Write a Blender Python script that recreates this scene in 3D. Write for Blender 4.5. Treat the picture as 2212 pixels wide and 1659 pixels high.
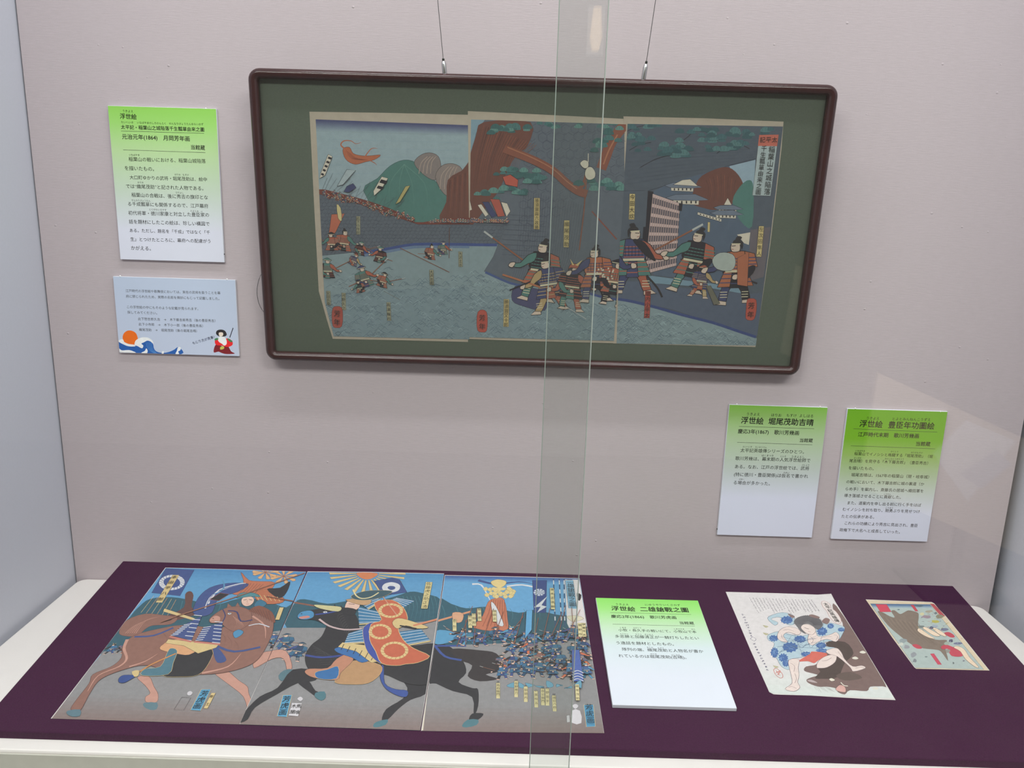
import bpy, bmesh, math, random
import numpy as np
from mathutils import Matrix, Vector

# ---------------------------------------------------------------- clearing
for o in list(bpy.data.objects):
    bpy.data.objects.remove(o)
scene = bpy.context.scene
COL = scene.collection

# ---------------------------------------------------------------- camera
IW, IH = 2212.0, 1659.0
F_PX = 1644.33
CAM = np.array([0.78673, -1.36657, 0.72323])
YAW, PITCH, ROLL = math.radians(-0.05107), math.radians(-12.66465), math.radians(1.6907)
_f = np.array([math.sin(YAW) * math.cos(PITCH), math.cos(YAW) * math.cos(PITCH), math.sin(PITCH)])
_r0 = np.array([math.cos(YAW), -math.sin(YAW), 0.0])
_u0 = np.cross(_r0, _f)
C_R = _r0 * math.cos(ROLL) + _u0 * math.sin(ROLL)
C_U = np.cross(C_R, _f)
C_F = _f
cd = bpy.data.cameras.new('camera')
cd.sensor_fit = 'HORIZONTAL'
cd.sensor_width = 36.0
cd.lens = 36.0 * F_PX / IW
cd.clip_start = 0.02
cam = bpy.data.objects.new('camera', cd)
COL.objects.link(cam)
m = Matrix.Identity(4)
for i in range(3):
    m[i][0], m[i][1], m[i][2], m[i][3] = C_R[i], C_U[i], -C_F[i], CAM[i]
cam.matrix_world = m
scene.camera = cam

# ---------------------------------------------------------------- world, lamps, exposure
vs = scene.view_settings
vs.view_transform = 'Standard'
vs.look = 'None'
vs.gamma = 1.0
vs.use_curve_mapping = False
vs.exposure = 0.0
w = bpy.data.worlds.new('room_light')
scene.world = w
w.use_nodes = True
w.node_tree.nodes['Background'].inputs[0].default_value = (0.93, 0.87, 0.84, 1)
w.node_tree.nodes['Background'].inputs[1].default_value = 0.82

LAMP_X, LAMP_Y, LAMP_Z = 0.84, -0.46, 2.05
def area(name, loc, sx, sy, power, color, rot=(0, 0, 0)):
    l = bpy.data.lights.new(name, 'AREA')
    l.shape = 'RECTANGLE'
    l.size, l.size_y = sx, sy
    l.energy = power
    l.color = color
    o = bpy.data.objects.new(name, l)
    o.location = loc
    o.rotation_euler = rot
    COL.objects.link(o)
    return o
area('tube_light', (LAMP_X, LAMP_Y, LAMP_Z), 1.60, 0.08, 15.0, (0.97, 0.97, 1.0), (math.radians(12), 0, 0))
ROOM_Z = 2.10
for _x in (-0.05, 1.70):
    area('room_panel_light', (_x, -1.85, ROOM_Z - .06), 1.15, 0.55, 48.0, (1.0, 0.965, 0.96))

# ---------------------------------------------------------------- helpers
def lin(c):
    out = []
    for v in c[:3]:
        v /= 255.0
        out.append(v / 12.92 if v <= 0.04045 else ((v + 0.055) / 1.055) ** 2.4)
    return out

def tag(o, label=None, cat=None, group=None, kind=None):
    if label: o['label'] = label
    if cat: o['category'] = cat
    if group: o['group'] = group
    if kind: o['kind'] = kind
    return o

def empty(name, mat=None):
    o = bpy.data.objects.new(name, None)
    o.empty_display_size = 0.02
    COL.objects.link(o)
    if mat is not None: o.matrix_world = mat
    return o

def link_mesh(name, me, mat, parent=None):
    o = bpy.data.objects.new(name, me)
    COL.objects.link(o)
    if mat: me.materials.append(mat)
    if parent: o.parent = parent
    return o

def from_bm(name, bm, mat, parent=None, smooth=False):
    me = bpy.data.meshes.new(name)
    bm.normal_update()
    bm.to_mesh(me)
    bm.free()
    if smooth:
        for p in me.polygons: p.use_smooth = True
    return link_mesh(name, me, mat, parent)

def box_bm(x0, x1, y0, y1, z0, z1, bevel=0.0, seg=2, bm=None):
    bm = bm or bmesh.new()
    r = bmesh.ops.create_cube(bm, size=1.0)
    for v in r['verts']:
        v.co = Vector((x0 + (v.co.x + .5) * (x1 - x0), y0 + (v.co.y + .5) * (y1 - y0), z0 + (v.co.z + .5) * (z1 - z0)))
    if bevel:
        bmesh.ops.bevel(bm, geom=list({e for v in r['verts'] for e in v.link_edges}), offset=bevel, segments=seg, profile=0.5, affect='EDGES')
    return bm

def tube_bm(pts, rad, n=8, bm=None):
    bm = bm or bmesh.new()
    rings = []
    P = [Vector(p) for p in pts]
    for i, p in enumerate(P):
        d = (P[min(i + 1, len(P) - 1)] - P[max(i - 1, 0)]).normalized()
        a = Vector((0, 1, 0)) if abs(d.y) < .9 else Vector((1, 0, 0))
        e1 = d.cross(a).normalized(); e2 = d.cross(e1)
        r = rad[i] if isinstance(rad, (list, tuple)) else rad
        rings.append([bm.verts.new(p + e1 * math.cos(t * 2 * math.pi / n) * r + e2 * math.sin(t * 2 * math.pi / n) * r) for t in range(n)])
    for a, b in zip(rings, rings[1:]):
        for k in range(n):
            bm.faces.new((a[k], a[(k + 1) % n], b[(k + 1) % n], b[k]))
    bm.faces.new(rings[0][::-1]); bm.faces.new(rings[-1])
    return bm

# ---------------------------------------------------------------- materials
def mat_new(name, color, rough=0.7, spec=0.3, metal=0.0):
    mt = bpy.data.materials.new(name)
    mt.use_nodes = True
    b = mt.node_tree.nodes['Principled BSDF']
    b.inputs['Base Color'].default_value = (*color, 1)
    b.inputs['Roughness'].default_value = rough
    b.inputs['Specular IOR Level'].default_value = spec
    b.inputs['Metallic'].default_value = metal
    return mt

def nd(mt, t, **kw):
    n = mt.node_tree.nodes.new(t)
    for k, v in kw.items():
        if k.startswith('i_'): n.inputs[k[2:].replace('_', ' ')].default_value = v
        else: setattr(n, k, v)
    return n

def lk(mt, a, b): mt.node_tree.links.new(a, b)

def noise_tint(mt, scale, amt, mapping=(1, 1, 1), bump=0.0, bdist=0.001, detail=4):
    """multiplies the base colour by fine noise and adds relief"""
    b = mt.node_tree.nodes['Principled BSDF']
    tc = nd(mt, 'ShaderNodeTexCoord')
    mp = nd(mt, 'ShaderNodeMapping'); mp.inputs['Scale'].default_value = mapping
    nz = nd(mt, 'ShaderNodeTexNoise'); nz.inputs['Scale'].default_value = scale; nz.inputs['Detail'].default_value = detail
    lk(mt, tc.outputs['Object'], mp.inputs[0]); lk(mt, mp.outputs[0], nz.inputs['Vector'])
    if amt:
        mr = nd(mt, 'ShaderNodeMapRange')
        mr.inputs['From Min'].default_value = .25; mr.inputs['From Max'].default_value = .75
        mr.inputs['To Min'].default_value = 1 - amt; mr.inputs['To Max'].default_value = 1 + amt
        lk(mt, nz.outputs[0], mr.inputs[0])
        mx = nd(mt, 'ShaderNodeVectorMath', operation='SCALE')
        src = b.inputs['Base Color'].links
        if src: lk(mt, src[0].from_socket, mx.inputs[0])
        else: mx.inputs[0].default_value = b.inputs['Base Color'].default_value[:3]
        lk(mt, mr.outputs[0], mx.inputs['Scale'])
        lk(mt, mx.outputs[0], b.inputs['Base Color'])
    if bump:
        bp = nd(mt, 'ShaderNodeBump'); bp.inputs['Strength'].default_value = bump; bp.inputs['Distance'].default_value = bdist
        lk(mt, nz.outputs[0], bp.inputs['Height'])
        old = b.inputs['Normal'].links
        if old: lk(mt, old[0].from_socket, bp.inputs['Normal'])
        lk(mt, bp.outputs[0], b.inputs['Normal'])
    return mt

# back wall: woven cloth with slubs and small nubs
M_wall = mat_new('pinkish_wall_cloth', (0.540, 0.467, 0.485), .92, .12)
noise_tint(M_wall, 60, .035, (1, 1, 9), .30, .0006, 5)
noise_tint(M_wall, 900, .05, (1, 1, 1), .22, .0004, 2)
_b = M_wall.node_tree.nodes['Principled BSDF']
tc = nd(M_wall, 'ShaderNodeTexCoord'); mp = nd(M_wall, 'ShaderNodeMapping'); mp.inputs['Scale'].default_value = (21, 21, 24)
vo = nd(M_wall, 'ShaderNodeTexVoronoi'); vo.inputs['Scale'].default_value = 1.0
lk(M_wall, tc.outputs['Object'], mp.inputs[0]); lk(M_wall, mp.outputs[0], vo.inputs['Vector'])
mr = nd(M_wall, 'ShaderNodeMapRange'); mr.inputs['From Min'].default_value = 0.0; mr.inputs['From Max'].default_value = 0.052
mr.inputs['To Min'].default_value = 1; mr.inputs['To Max'].default_value = 0
lk(M_wall, vo.outputs['Distance'], mr.inputs[0])
bp = nd(M_wall, 'ShaderNodeBump'); bp.inputs['Strength'].default_value = .75; bp.inputs['Distance'].default_value = .0012
lk(M_wall, mr.outputs[0], bp.inputs['Height'])
lk(M_wall, _b.inputs['Normal'].links[0].from_socket, bp.inputs['Normal']); lk(M_wall, bp.outputs[0], _b.inputs['Normal'])

M_side = noise_tint(mat_new('grey_side_panel', (0.59, 0.605, 0.68), .75, .2), 350, .03, bump=.1, bdist=.0003)
M_white = noise_tint(mat_new('white_painted_plinth', (0.82, 0.775, 0.745), .6, .25), 40, .015, bump=.05, bdist=.0005)
M_case = mat_new('case_ceiling_white', (0.75, 0.74, 0.72), .8, .2)
M_dark = mat_new('dark_parts_gap_shade', (0.03, 0.035, 0.03), .9, .1)  # small dark parts, and the shade coloured in behind the wall gaps
M_floor = noise_tint(mat_new('room_floor_brown', (0.16, 0.14, 0.13), .6, .2), 6, .15)
M_roomwall = mat_new('room_wall_beige', (0.30, 0.28, 0.27), .9, .1)
M_velvet = noise_tint(mat_new('purple_felt_cloth', (0.046, 0.0095, 0.037), .95, .05), 700, .25, bump=.18, bdist=.0006)
M_velvet.node_tree.nodes['Principled BSDF'].inputs['Sheen Weight'].default_value = .06
M_frame = mat_new('dark_maroon_lacquered_wood', (0.036, 0.009, 0.009), .22, .5)
noise_tint(M_frame, 30, .2, (1, 1, 1))
M_matb = noise_tint(mat_new('grey_green_mount_cloth', (0.105, 0.122, 0.096), .9, .1), 700, .16, bump=.2, bdist=.0003)
M_steel = mat_new('brushed_steel', (0.55, 0.55, 0.55), .28, .5, 1.0)
M_cable = mat_new('dark_wire', (0.10, 0.10, 0.10), .4, .4, .6)
M_text = mat_new('black_print', (0.030, 0.030, 0.028), .7, .2)
M_text_blue = mat_new('blue_print', (0.02, 0.04, 0.25), .7, .2)
M_foam = mat_new('white_foam_board', (0.74, 0.76, 0.84), .5, .3)
M_pin = mat_new('pin_head_white', (0.9, 0.9, 0.9), .2, .6)
M_pin_black = mat_new('pin_head_black', (0.02, 0.02, 0.02), .4, .4)

def glass_mat(name, tint, ior=1.5, rough=0.0):
    mt = bpy.data.materials.new(name); mt.use_nodes = True
    nt = mt.node_tree; nt.nodes.remove(nt.nodes['Principled BSDF'])
    out = nt.nodes['Material Output']
    tr = nd(mt, 'ShaderNodeBsdfTransparent'); tr.inputs[0].default_value = (*tint, 1)
    gl = nd(mt, 'ShaderNodeBsdfGlossy'); gl.inputs['Roughness'].default_value = rough; gl.inputs[0].default_value = (1, 1, 1, 1)
    # Schlick reflectance from the true angle on either side of the sheet
    ge = nd(mt, 'ShaderNodeNewGeometry')
    dt = nd(mt, 'ShaderNodeVectorMath', operation='DOT_PRODUCT'); lk(mt, ge.outputs['Normal'], dt.inputs[0]); lk(mt, ge.outputs['Incoming'], dt.inputs[1])
    ab = nd(mt, 'ShaderNodeMath', operation='ABSOLUTE'); lk(mt, dt.outputs['Value'], ab.inputs[0])
    om = nd(mt, 'ShaderNodeMath', operation='SUBTRACT'); om.inputs[0].default_value = 1.0; lk(mt, ab.outputs[0], om.inputs[1])
    pw = nd(mt, 'ShaderNodeMath', operation='POWER'); pw.inputs[1].default_value = 5.0; lk(mt, om.outputs[0], pw.inputs[0])
    r0 = ((ior - 1) / (ior + 1)) ** 2
    fr = nd(mt, 'ShaderNodeMath', operation='MULTIPLY_ADD'); fr.inputs[1].default_value = 1 - r0; fr.inputs[2].default_value = r0; lk(mt, pw.outputs[0], fr.inputs[0])
    mx = nd(mt, 'ShaderNodeMixShader')
    lk(mt, fr.outputs[0], mx.inputs[0]); lk(mt, tr.outputs[0], mx.inputs[1]); lk(mt, gl.outputs[0], mx.inputs[2])
    lk(mt, mx.outputs[0], out.inputs[0])
    return mt
M_glass = glass_mat('clear_pane_glass', (0.950, 0.970, 0.958), 1.52)
M_glaze = glass_mat('picture_glazing', (0.93, 0.95, 0.93), 1.5)
M_edge = mat_new('ground_glass_edge', (0.34, 0.40, 0.36), .35, .5)

# ink: colour comes from the printed colour of each patch
M_ink = bpy.data.materials.new('woodblock_ink'); M_ink.use_nodes = True
b = M_ink.node_tree.nodes['Principled BSDF']
b.inputs['Roughness'].default_value = .8; b.inputs['Specular IOR Level'].default_value = .12
at = nd(M_ink, 'ShaderNodeAttribute', attribute_name='ink')
lk(M_ink, at.outputs['Color'], b.inputs['Base Color'])
noise_tint(M_ink, 1400, .10, detail=2)
noise_tint(M_ink, 120, .06, detail=4)
M_paper = noise_tint(mat_new('aged_cream_paper', (0.44, 0.37, 0.30), .85, .12), 90, .06)
M_paper_light = noise_tint(mat_new('pale_print_paper', (0.66, 0.62, 0.60), .85, .12), 60, .03)

# ---------------------------------------------------------------- picture-plane geometry
class Plane:
    """a flat sheet: origin, unit axes (right, up) and normal, in world space"""
    def __init__(s, o, ex, ey):
        s.o = np.array(o, float); s.ex = np.array(ex, float); s.ey = np.array(ey, float)
        s.ex /= np.linalg.norm(s.ex); s.ey -= s.ex * (s.ey @ s.ex); s.ey /= np.linalg.norm(s.ey)
        s.n = np.cross(s.ex, s.ey)
    def px(s, p):
        d = C_F * F_PX + C_R * (p[0] - IW / 2) - C_U * (p[1] - IH / 2)
        t = ((s.o - CAM) @ s.n) / (d @ s.n)
        q = CAM + d * t - s.o
        return np.array([q @ s.ex, q @ s.ey])
    def matrix(s):
        M = Matrix.Identity(4)
        for i in range(3):
            M[i][0], M[i][1], M[i][2], M[i][3] = s.ex[i], s.ey[i], s.n[i], s.o[i]
        return M
    def shifted(s, p, dz=0.0):
        q = Plane(s.o + s.n * dz, s.ex, s.ey)
        a = q.px(p)
        return Plane(q.o + q.ex * a[0] + q.ey * a[1], s.ex, s.ey)

def crop(ox, oy, sc):
    return lambda pts: [(ox + x / sc, oy + y / sc) for x, y in pts]

def clip_poly(pts, clip):
    """Sutherland-Hodgman against a convex counter-clockwise outline"""
    out = [np.array(p, float) for p in pts]
    n = len(clip)
    for i in range(n):
        a, bq = clip[i], clip[(i + 1) % n]
        e = bq - a
        side = lambda p: e[0] * (p[1] - a[1]) - e[1] * (p[0] - a[0])
        inp, out = out, []
        for j in range(len(inp)):
            p, q = inp[j], inp[(j + 1) % len(inp)]
            sp, sq = side(p), side(q)
            if sp >= 0: out.append(p)
            if (sp >= 0) != (sq >= 0): out.append(p + (q - p) * (sp / (sp - sq)))
        if not out: return []
    res = []
    for p in out:
        if not res or np.linalg.norm(p - res[-1]) > 1e-6: res.append(p)
    while len(res) > 1 and np.linalg.norm(res[0] - res[-1]) < 1e-6: res.pop()
    return res if len(res) > 2 else []

def smooth(pts, k=4, closed=True):
    P = [np.array(p, float) for p in pts]; n = len(P); out = []
    for i in range(n if closed else n - 1):
        g = lambda j: P[j % n] if closed else P[min(max(j, 0), n - 1)]
        p0, p1, p2, p3 = g(i - 1), g(i), g(i + 1), g(i + 2)
        for t in np.arange(k) / k:
            out.append(.5 * ((2 * p1) + (p2 - p0) * t + (2 * p0 - 5 * p1 + 4 * p2 - p3) * t * t + (3 * p1 - p0 - 3 * p2 + p3) * t ** 3))
    if not closed: out.append(P[-1])
    return out

class Painter:
    """collects flat colour patches of a printed sheet and builds them as one part"""
    STEP = 1.6e-5
    def __init__(s, plane, clip_px=None, gain=1.0, clip=None, sat=1.0, lift=1.0):
        s.sat = sat; s.lift = lift
        s.pl = plane; s.gain = gain; s.items = []; s.bb = []
        c = clip if clip is not None else [plane.px(p) for p in clip_px]
        ar = sum(c[i][0] * c[(i + 1) % len(c)][1] - c[(i + 1) % len(c)][0] * c[i][1] for i in range(len(c)))
        s.clip = c if ar > 0 else c[::-1]
        s.base = 0; s.grp = None
    def begin(s, pts_px):
        """alike strokes drawn next share one layer over the given region"""
        A = np.array([s.pl.px(p) for p in pts_px]); lo, hi = A.min(0), A.max(0); lay = s.base
        for (l, h, k) in s.bb:
            if k >= lay and l[0] < hi[0] and h[0] > lo[0] and l[1] < hi[1] and h[1] > lo[1]: lay = k + 1
        s.bb.append((lo, hi, lay)); s.grp = lay
    def end(s): s.grp = None
    def _add(s, pts, cols):
        P = np.array(pts); lo, hi = P.min(0), P.max(0); lay = s.base
        for (l, h, k) in s.bb:
            if k >= lay and l[0] < hi[0] and h[0] > lo[0] and l[1] < hi[1] and h[1] > lo[1]: lay = k + 1
        s.bb.append((lo, hi, lay)); s.items.append((pts, cols, lay))
        return lay
    def local(s, pts, col, lay=None):
        q = clip_poly(pts, s.clip)
        if q:
            gy = sum(col) / 3
            col = [255 - (255 - (gy + (v - gy) * s.sat)) * s.lift for v in col]
            c = [min(.95, v * s.gain) for v in lin(col)]
            if lay is None: return s._add(q, [c] * len(q))
            s.items.append((q, [c] * len(q), lay))
    def poly(s, pts, col, sm=0, line=None, lw=.7):
        P = [s.pl.px(p) for p in (smooth(pts, sm) if sm else pts)]
        s.local(P, col)
        if line: s.stroke(list(pts) + [pts[0]], lw, line, sm=0 if not sm else sm, closed=True)
    def stroke(s, pts, wpx, col, sm=4, taper=False, closed=False):
        if sm and len(pts) > 2:
            Q = smooth(pts[:-1], sm) + [np.array(pts[0], float)] if closed else smooth(pts, sm, False)
        else: Q = [np.array(p, float) for p in pts]
        P = [s.pl.px(p) for p in Q]
        sc = np.linalg.norm(s.pl.px((pts[0][0] + 1, pts[0][1])) - s.pl.px(pts[0]))
        s.lstroke(P, wpx * sc, col, taper)
    def lstroke(s, P, w, col, taper=False):
        n = len(P); L, R_ = [], []
        for i in range(n):
            d = P[min(i + 1, n - 1)] - P[max(i - 1, 0)]
            l = np.linalg.norm(d)
            if l < 1e-9: d = np.array([1., 0]); l = 1
            nn = np.array([-d[1], d[0]]) / l
            k = w / 2 * ((1 - i / (n - 1)) * .85 + .15 if taper else 1)
            L.append(P[i] + nn * k); R_.append(P[i] - nn * k)
        A = np.array(L + R_); lo, hi = A.min(0), A.max(0); lay = s.base
        for (a, h, k) in s.bb:
            if s.grp is not None: break
            if k >= lay and a[0] < hi[0] and h[0] > lo[0] and a[1] < hi[1] and h[1] > lo[1]: lay = k + 1
        if s.grp is not None: lay = s.grp
        else: s.bb.append((lo, hi, lay))
        for i in range(n - 1):
            s.local([L[i], R_[i], R_[i + 1], L[i + 1]], col, lay)
    def grad(s, quad_px, top, bot, k=8):
        """bokashi: printed colour fading from the top edge to the bottom edge of a quad"""
        a, b_, c, d = [s.pl.px(p) for p in quad_px]
        for i in range(k):
            t0, t1 = i / k, (i + 1) / k
            P = [a + (d - a) * t0, b_ + (c - b_) * t0, b_ + (c - b_) * t1, a + (d - a) * t1]
            t = (i + .5) / k
            s.local(P, [top[j] + (bot[j] - top[j]) * t for j in range(3)])
    # --- unit drawings placed on the sheet (feet at p, height h in photo pixels)
    def frame_at(s, p, h, flip=1, lean=0.0):
        o = s.pl.px(p)
        sc = np.linalg.norm(s.pl.px((p[0] + 4, p[1])) - o) / 4 * h
        cl, sl = math.cos(lean), math.sin(lean)
        return lambda pts: [o + sc * np.array([flip * (x * cl + y * sl), -flip * 0 + (y * cl - x * sl)]) for x, y in pts]
    def shape(s, T, pts, col, sm=0, line=(38, 34, 36), lw=.012):
        P = T(smooth(pts, sm) if sm else pts)
        s.local(P, col)
        if line:
            e = np.linalg.norm(T([(1, 0)])[0] - T([(0, 0)])[0])
            s.lstroke(P + [P[0]], lw * e, line)
    def soldier(s, p, h, cols, flip=1, lean=0.0, spear=0, rnd=None, hat=0, wade=False, line=(38, 34, 36)):
        """generic foot soldier in lamellar armour"""
        T = s.frame_at(p, h, flip, lean); r = rnd or random
        main, trim, skin, dark = cols
        e = np.linalg.norm(T([(1, 0)])[0] - T([(0, 0)])[0])
        st = lambda pts, w_, c: s.lstroke(T(pts), w_ * e, c)
        big = h > 55
        j = lambda a: r.uniform(-a, a)
        lw = .010 if big else .014
        pale = (172, 160, 132)
        def sh(pts, c, sm=0, ln=line): s.shape(T, pts, c, sm, ln, lw)
        k1, k2 = j(.07), j(.07)
        if not wade:
            sh([(-.26 + k1, .03), (-.15 + k1, .02), (-.10, .18), (-.01, .34), (-.15, .36), (-.21, .2)], dark, 2)
            sh([(.16 + k2, .0), (.27 + k2, .03), (.22, .18), (.15, .36), (.01, .36), (.10, .18)], trim, 2)
            sh([(-.31 + k1, .0), (-.14 + k1, 0), (-.14 + k1, .05), (-.24 + k1, .06)], skin, 0)
            sh([(.15 + k2, -.03), (.34 + k2, -.01), (.26 + k2, .05), (.15 + k2, .03)], skin, 0)
            if big:
                for q in (.10, .14, .18): st([(-.22 + k1 * .6, q), (-.12 + k1 * .6, q)], .012, pale); st([(.13 + k2 * .6, q), (.24 + k2 * .6, q)], .012, pale)
        if spear:
            st([(-.62, .22 + .2 * spear), (.1, .52), (.85, .66 + .25 * spear)], .024, (124, 74, 54)); st([(.85, .66 + .25 * spear), (1.0, .72 + .27 * spear)], .03, (150, 150, 148))
        st([(-.34, .30), (.10, .46), (.20, .49)], .026, (44, 40, 42))
        # skirt plates
        for (x0, x1, y1, c) in ((-.28, -.09, .27, main), (-.10, .09, .24, dark), (.08, .27, .26, main)):
            sh([(x0 * .62, .52), (x1 * .62, .52), (x1, y1), (x0, y1)], c)
            for q in (.25, .5, .75): st([(x0 * (.62 + .38 * q), .52 + (y1 - .52) * q), (x1 * (.62 + .38 * q), .52 + (y1 - .52) * q)], .014, trim)
        # cuirass
        sh([(-.15, .49), (.16, .49), (.19, .64), (.15, .79), (-.12, .80), (-.17, .64)], dark if r.random() < .35 else main, 2)
        for q in (.54, .59, .64, .69): st([(-.14, q), (.16, q)], .012, trim)
        st([(-.15, .50), (.16, .50)], .035, pale)
        if big:
            for q in np.linspace(-.12, .13, 6): st([(q, .55), (q, .70)], .008, line or dark)
        # far arm, near arm with shoulder plates
        sh([(.10, .78), (.24, .72), (.34, .58), (.44, .56), (.45, .50), (.33, .50), (.22, .58), (.12, .64)], trim, 2)
        sh([(.42, .57), (.50, .56), (.53, .50), (.46, .48)], skin, 2)
        sh([(-.12, .80), (-.27, .76), (-.33, .56), (-.15, .55)], main)
        for q in (.60, .65, .70): st([(-.31, q), (-.15, q)], .014, trim)
        sh([(-.29, .57), (-.20, .56), (-.10, .42), (-.02, .44), (-.02, .38), (-.14, .36), (-.26, .46)], dark, 2)
        sh([(-.03, .45), (.04, .44), (.05, .38), (-.02, .37)], skin, 2)
        # neck, head
        sh([(-.06, .80), (.08, .80), (.06, .83), (-.04, .83)], pale)
        sh([(-.035, .80), (.065, .795), (.095, .86), (.07, .92), (-.02, .93), (-.05, .87)], skin, 3)
        if big: st([(.02, .885), (.08, .88)], .010, (40, 34, 36)); st([(.05, .83), (.08, .835)], .009, (130, 60, 56))
        if hat == 0:
            sh([(-.15, .91), (.16, .90), (.09, .96), (.01, 1.0), (-.08, .97)], dark, 3)
            st([(-.14, .915), (.15, .905)], .014, pale)
        elif hat == 1:
            sh([(-.075, .82), (-.05, .90), (.06, .925), (.05, .965), (-.02, .98), (-.09, .93)], (44, 42, 44), 3, None)
            sh([(-.03, .965), (.03, .965), (.0, 1.03), (-.07, 1.01)], (44, 42, 44), 2, None)
            st([(-.05, .91), (.085, .915)], .016, pale)
        else:
            sh([(-.13, .84), (-.09, .90), (.12, .91), (.08, .98), (-.01, 1.0), (-.11, .96)], trim, 3)
            sh([(.0, .97), (.14, 1.10), (.06, .96)], (178, 152, 96), 0, None); sh([(-.02, .97), (-.13, 1.09), (-.06, .96)], (178, 152, 96), 0, None)
    def build(s, name, parent, z0=2e-5, mat=None):
        vs_, fs, cols = [], [], []
        s.top = z0 + (max(i[2] for i in s.items) + 1) * s.STEP
        for pts, cc, lay in s.items:
            i0 = len(vs_); z = z0 + lay * s.STEP
            A = np.array(pts)
            if sum(A[i][0] * A[(i + 1) % len(A)][1] - A[(i + 1) % len(A)][0] * A[i][1] for i in range(len(A))) < 0:
                pts, cc = pts[::-1], cc[::-1]
            vs_ += [(p[0], p[1], z) for p in pts]
            fs.append(tuple(range(i0, i0 + len(pts)))); cols += cc
        me = bpy.data.meshes.new(name)
        me.from_pydata(vs_, [], fs)
        ca = me.color_attributes.new('ink', 'FLOAT_COLOR', 'CORNER')
        flat = []
        li = [l.vertex_index for l in me.loops]
        for k in li: flat += [*cols[k], 1.0]
        ca.data.foreach_set('color', flat)
        return link_mesh(name, me, mat or M_ink, parent)

# ---------------------------------------------------------------- lettering
TEXTS = []
ZOFF = {}
def text(key, body, plane, a_px, b_px, size=None, bold=0.0, z=6e-5, track=True, ascent=.38):
    """a line of type running from a_px to b_px (photo pixels at mid-height) on a sheet"""
    a, b_ = plane.px(a_px), plane.px(b_px)
    TEXTS.append(dict(key=key, body=body, a=a, w=np.linalg.norm(b_ - a), ang=math.atan2(*(b_ - a)[::-1]), size=size, bold=bold, z=z, vert=False))
def vtext(key, body, plane, a_px, b_px, size_px, bold=0.0, z=8e-4):
    """a column of characters from a_px (top) to b_px (bottom)"""
    a, b_ = plane.px(a_px), plane.px(b_px)
    sc = np.linalg.norm(plane.px((a_px[0] + 4, a_px[1])) - a) / 4
    n = len(body)
    size_px = min(size_px, np.linalg.norm(b_ - a) / n / sc * .98)
    for i, ch in enumerate(body):
        c = a + (b_ - a) * ((i + .5) / n)
        TEXTS.append(dict(key=key, body=ch, a=c, w=None, ang=math.atan2((b_ - a)[0], -(b_ - a)[1]), size=size_px * sc, bold=bold, z=z, vert=True))

def flush_texts(parents, mats):
    objs = []
    glyph = {}
    for t in TEXTS:
        k = t['body']
        if k in glyph: continue
        c = bpy.data.curves.new('type', 'FONT'); c.body = t['body']; c.size = 1.0; c.resolution_u = 2
        o = bpy.data.objects.new('type', c); COL.objects.link(o); glyph[k] = o
    dg = bpy.context.evaluated_depsgraph_get(); dg.update()
    data = {}
    for k, o in glyph.items():
        me = o.evaluated_get(dg).to_mesh()
        V = np.array([v.co[:2] for v in me.vertices]) if len(me.vertices) else np.zeros((0, 2))
        data[k] = (V, [tuple(p.vertices) for p in me.polygons])
        o.evaluated_get(dg).to_mesh_clear()
    for o in glyph.values():
        c = o.data; bpy.data.objects.remove(o); bpy.data.curves.remove(c)
    acc = {}
    for t in TEXTS:
        V, Fs = data[t['body']]
        if not len(V): continue
        lo, hi = V.min(0), V.max(0)
        if t['vert']:
            c = (lo + hi) / 2; Q = (V - c) * t['size']
        else:
            sx = t['w'] / (hi[0] - lo[0]); sy = t['size'] if t['size'] else sx
            Q = np.stack([(V[:, 0] - lo[0]) * sx, (V[:, 1] - .36) * sy], 1)
        ca, sa = math.cos(t['ang']), math.sin(t['ang'])
        Q = np.stack([Q[:, 0] * ca - Q[:, 1] * sa, Q[:, 0] * sa + Q[:, 1] * ca], 1) + t['a']
        vs_, fs = acc.setdefault(t['key'], ([], []))
        bo = t['bold'] * (t['size'] if t['size'] else (t['w'] / (hi[0] - lo[0])))
        for (ox, oy) in ([(0, 0)] if not bo else [(-bo, 0), (bo, 0), (0, -bo), (0, bo)]):
          i0 = len(vs_)
          vs_ += [(q[0] + ox, q[1] + oy, ZOFF.get(t['key'], t['z'])) for q in Q]
          fs += [tuple(i + i0 for i in f) for f in Fs]
    for key, (vs_, fs) in acc.items():
        me = bpy.data.meshes.new('lettering'); me.from_pydata(vs_, [], fs)
        tag(link_mesh('lettering', me, mats.get(key, M_text), parents[key]), kind='stuff')

# ================================================================ the room and the case
X0, X1 = -0.0598, 1.7349        # inner side walls of the case
TOP = 2.11
FLOOR = -0.82
def struct(name, bm, mat):
    return tag(from_bm(name, bm, mat), kind='structure')
struct('wall_back', box_bm(X0 + .003, X1 - .001, 0.0, 0.02, FLOOR, TOP), M_wall)
struct('wall_left', box_bm(X0 - .05, X0, -0.64, 0.035, FLOOR, TOP), M_side)
struct('wall_right', box_bm(X1 + .020, X1 + .07, -0.64, 0.035, FLOOR, TOP), M_side)
struct('wall_gap_shade', box_bm(X0 - .05, X1 + .07, 0.035, 0.05, FLOOR, TOP), M_dark)  # near-black sheet, puts the corner shade into the gaps beside the back wall
struct('ceiling', box_bm(X0 - .05, X1 + .07, -0.64, 0.05, TOP, TOP + .03), M_case)
struct('floor', box_bm(-3.5, 5.0, -5.0, 0.06, FLOOR - .05, FLOOR), M_floor)
struct('wall_opposite', box_bm(-3.5, 5.0, -4.6, -4.5, FLOOR, ROOM_Z), M_roomwall)
struct('ceiling_room', box_bm(-3.5, 5.0, -4.6, -.64, ROOM_Z, ROOM_Z + .05), M_case)
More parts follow.
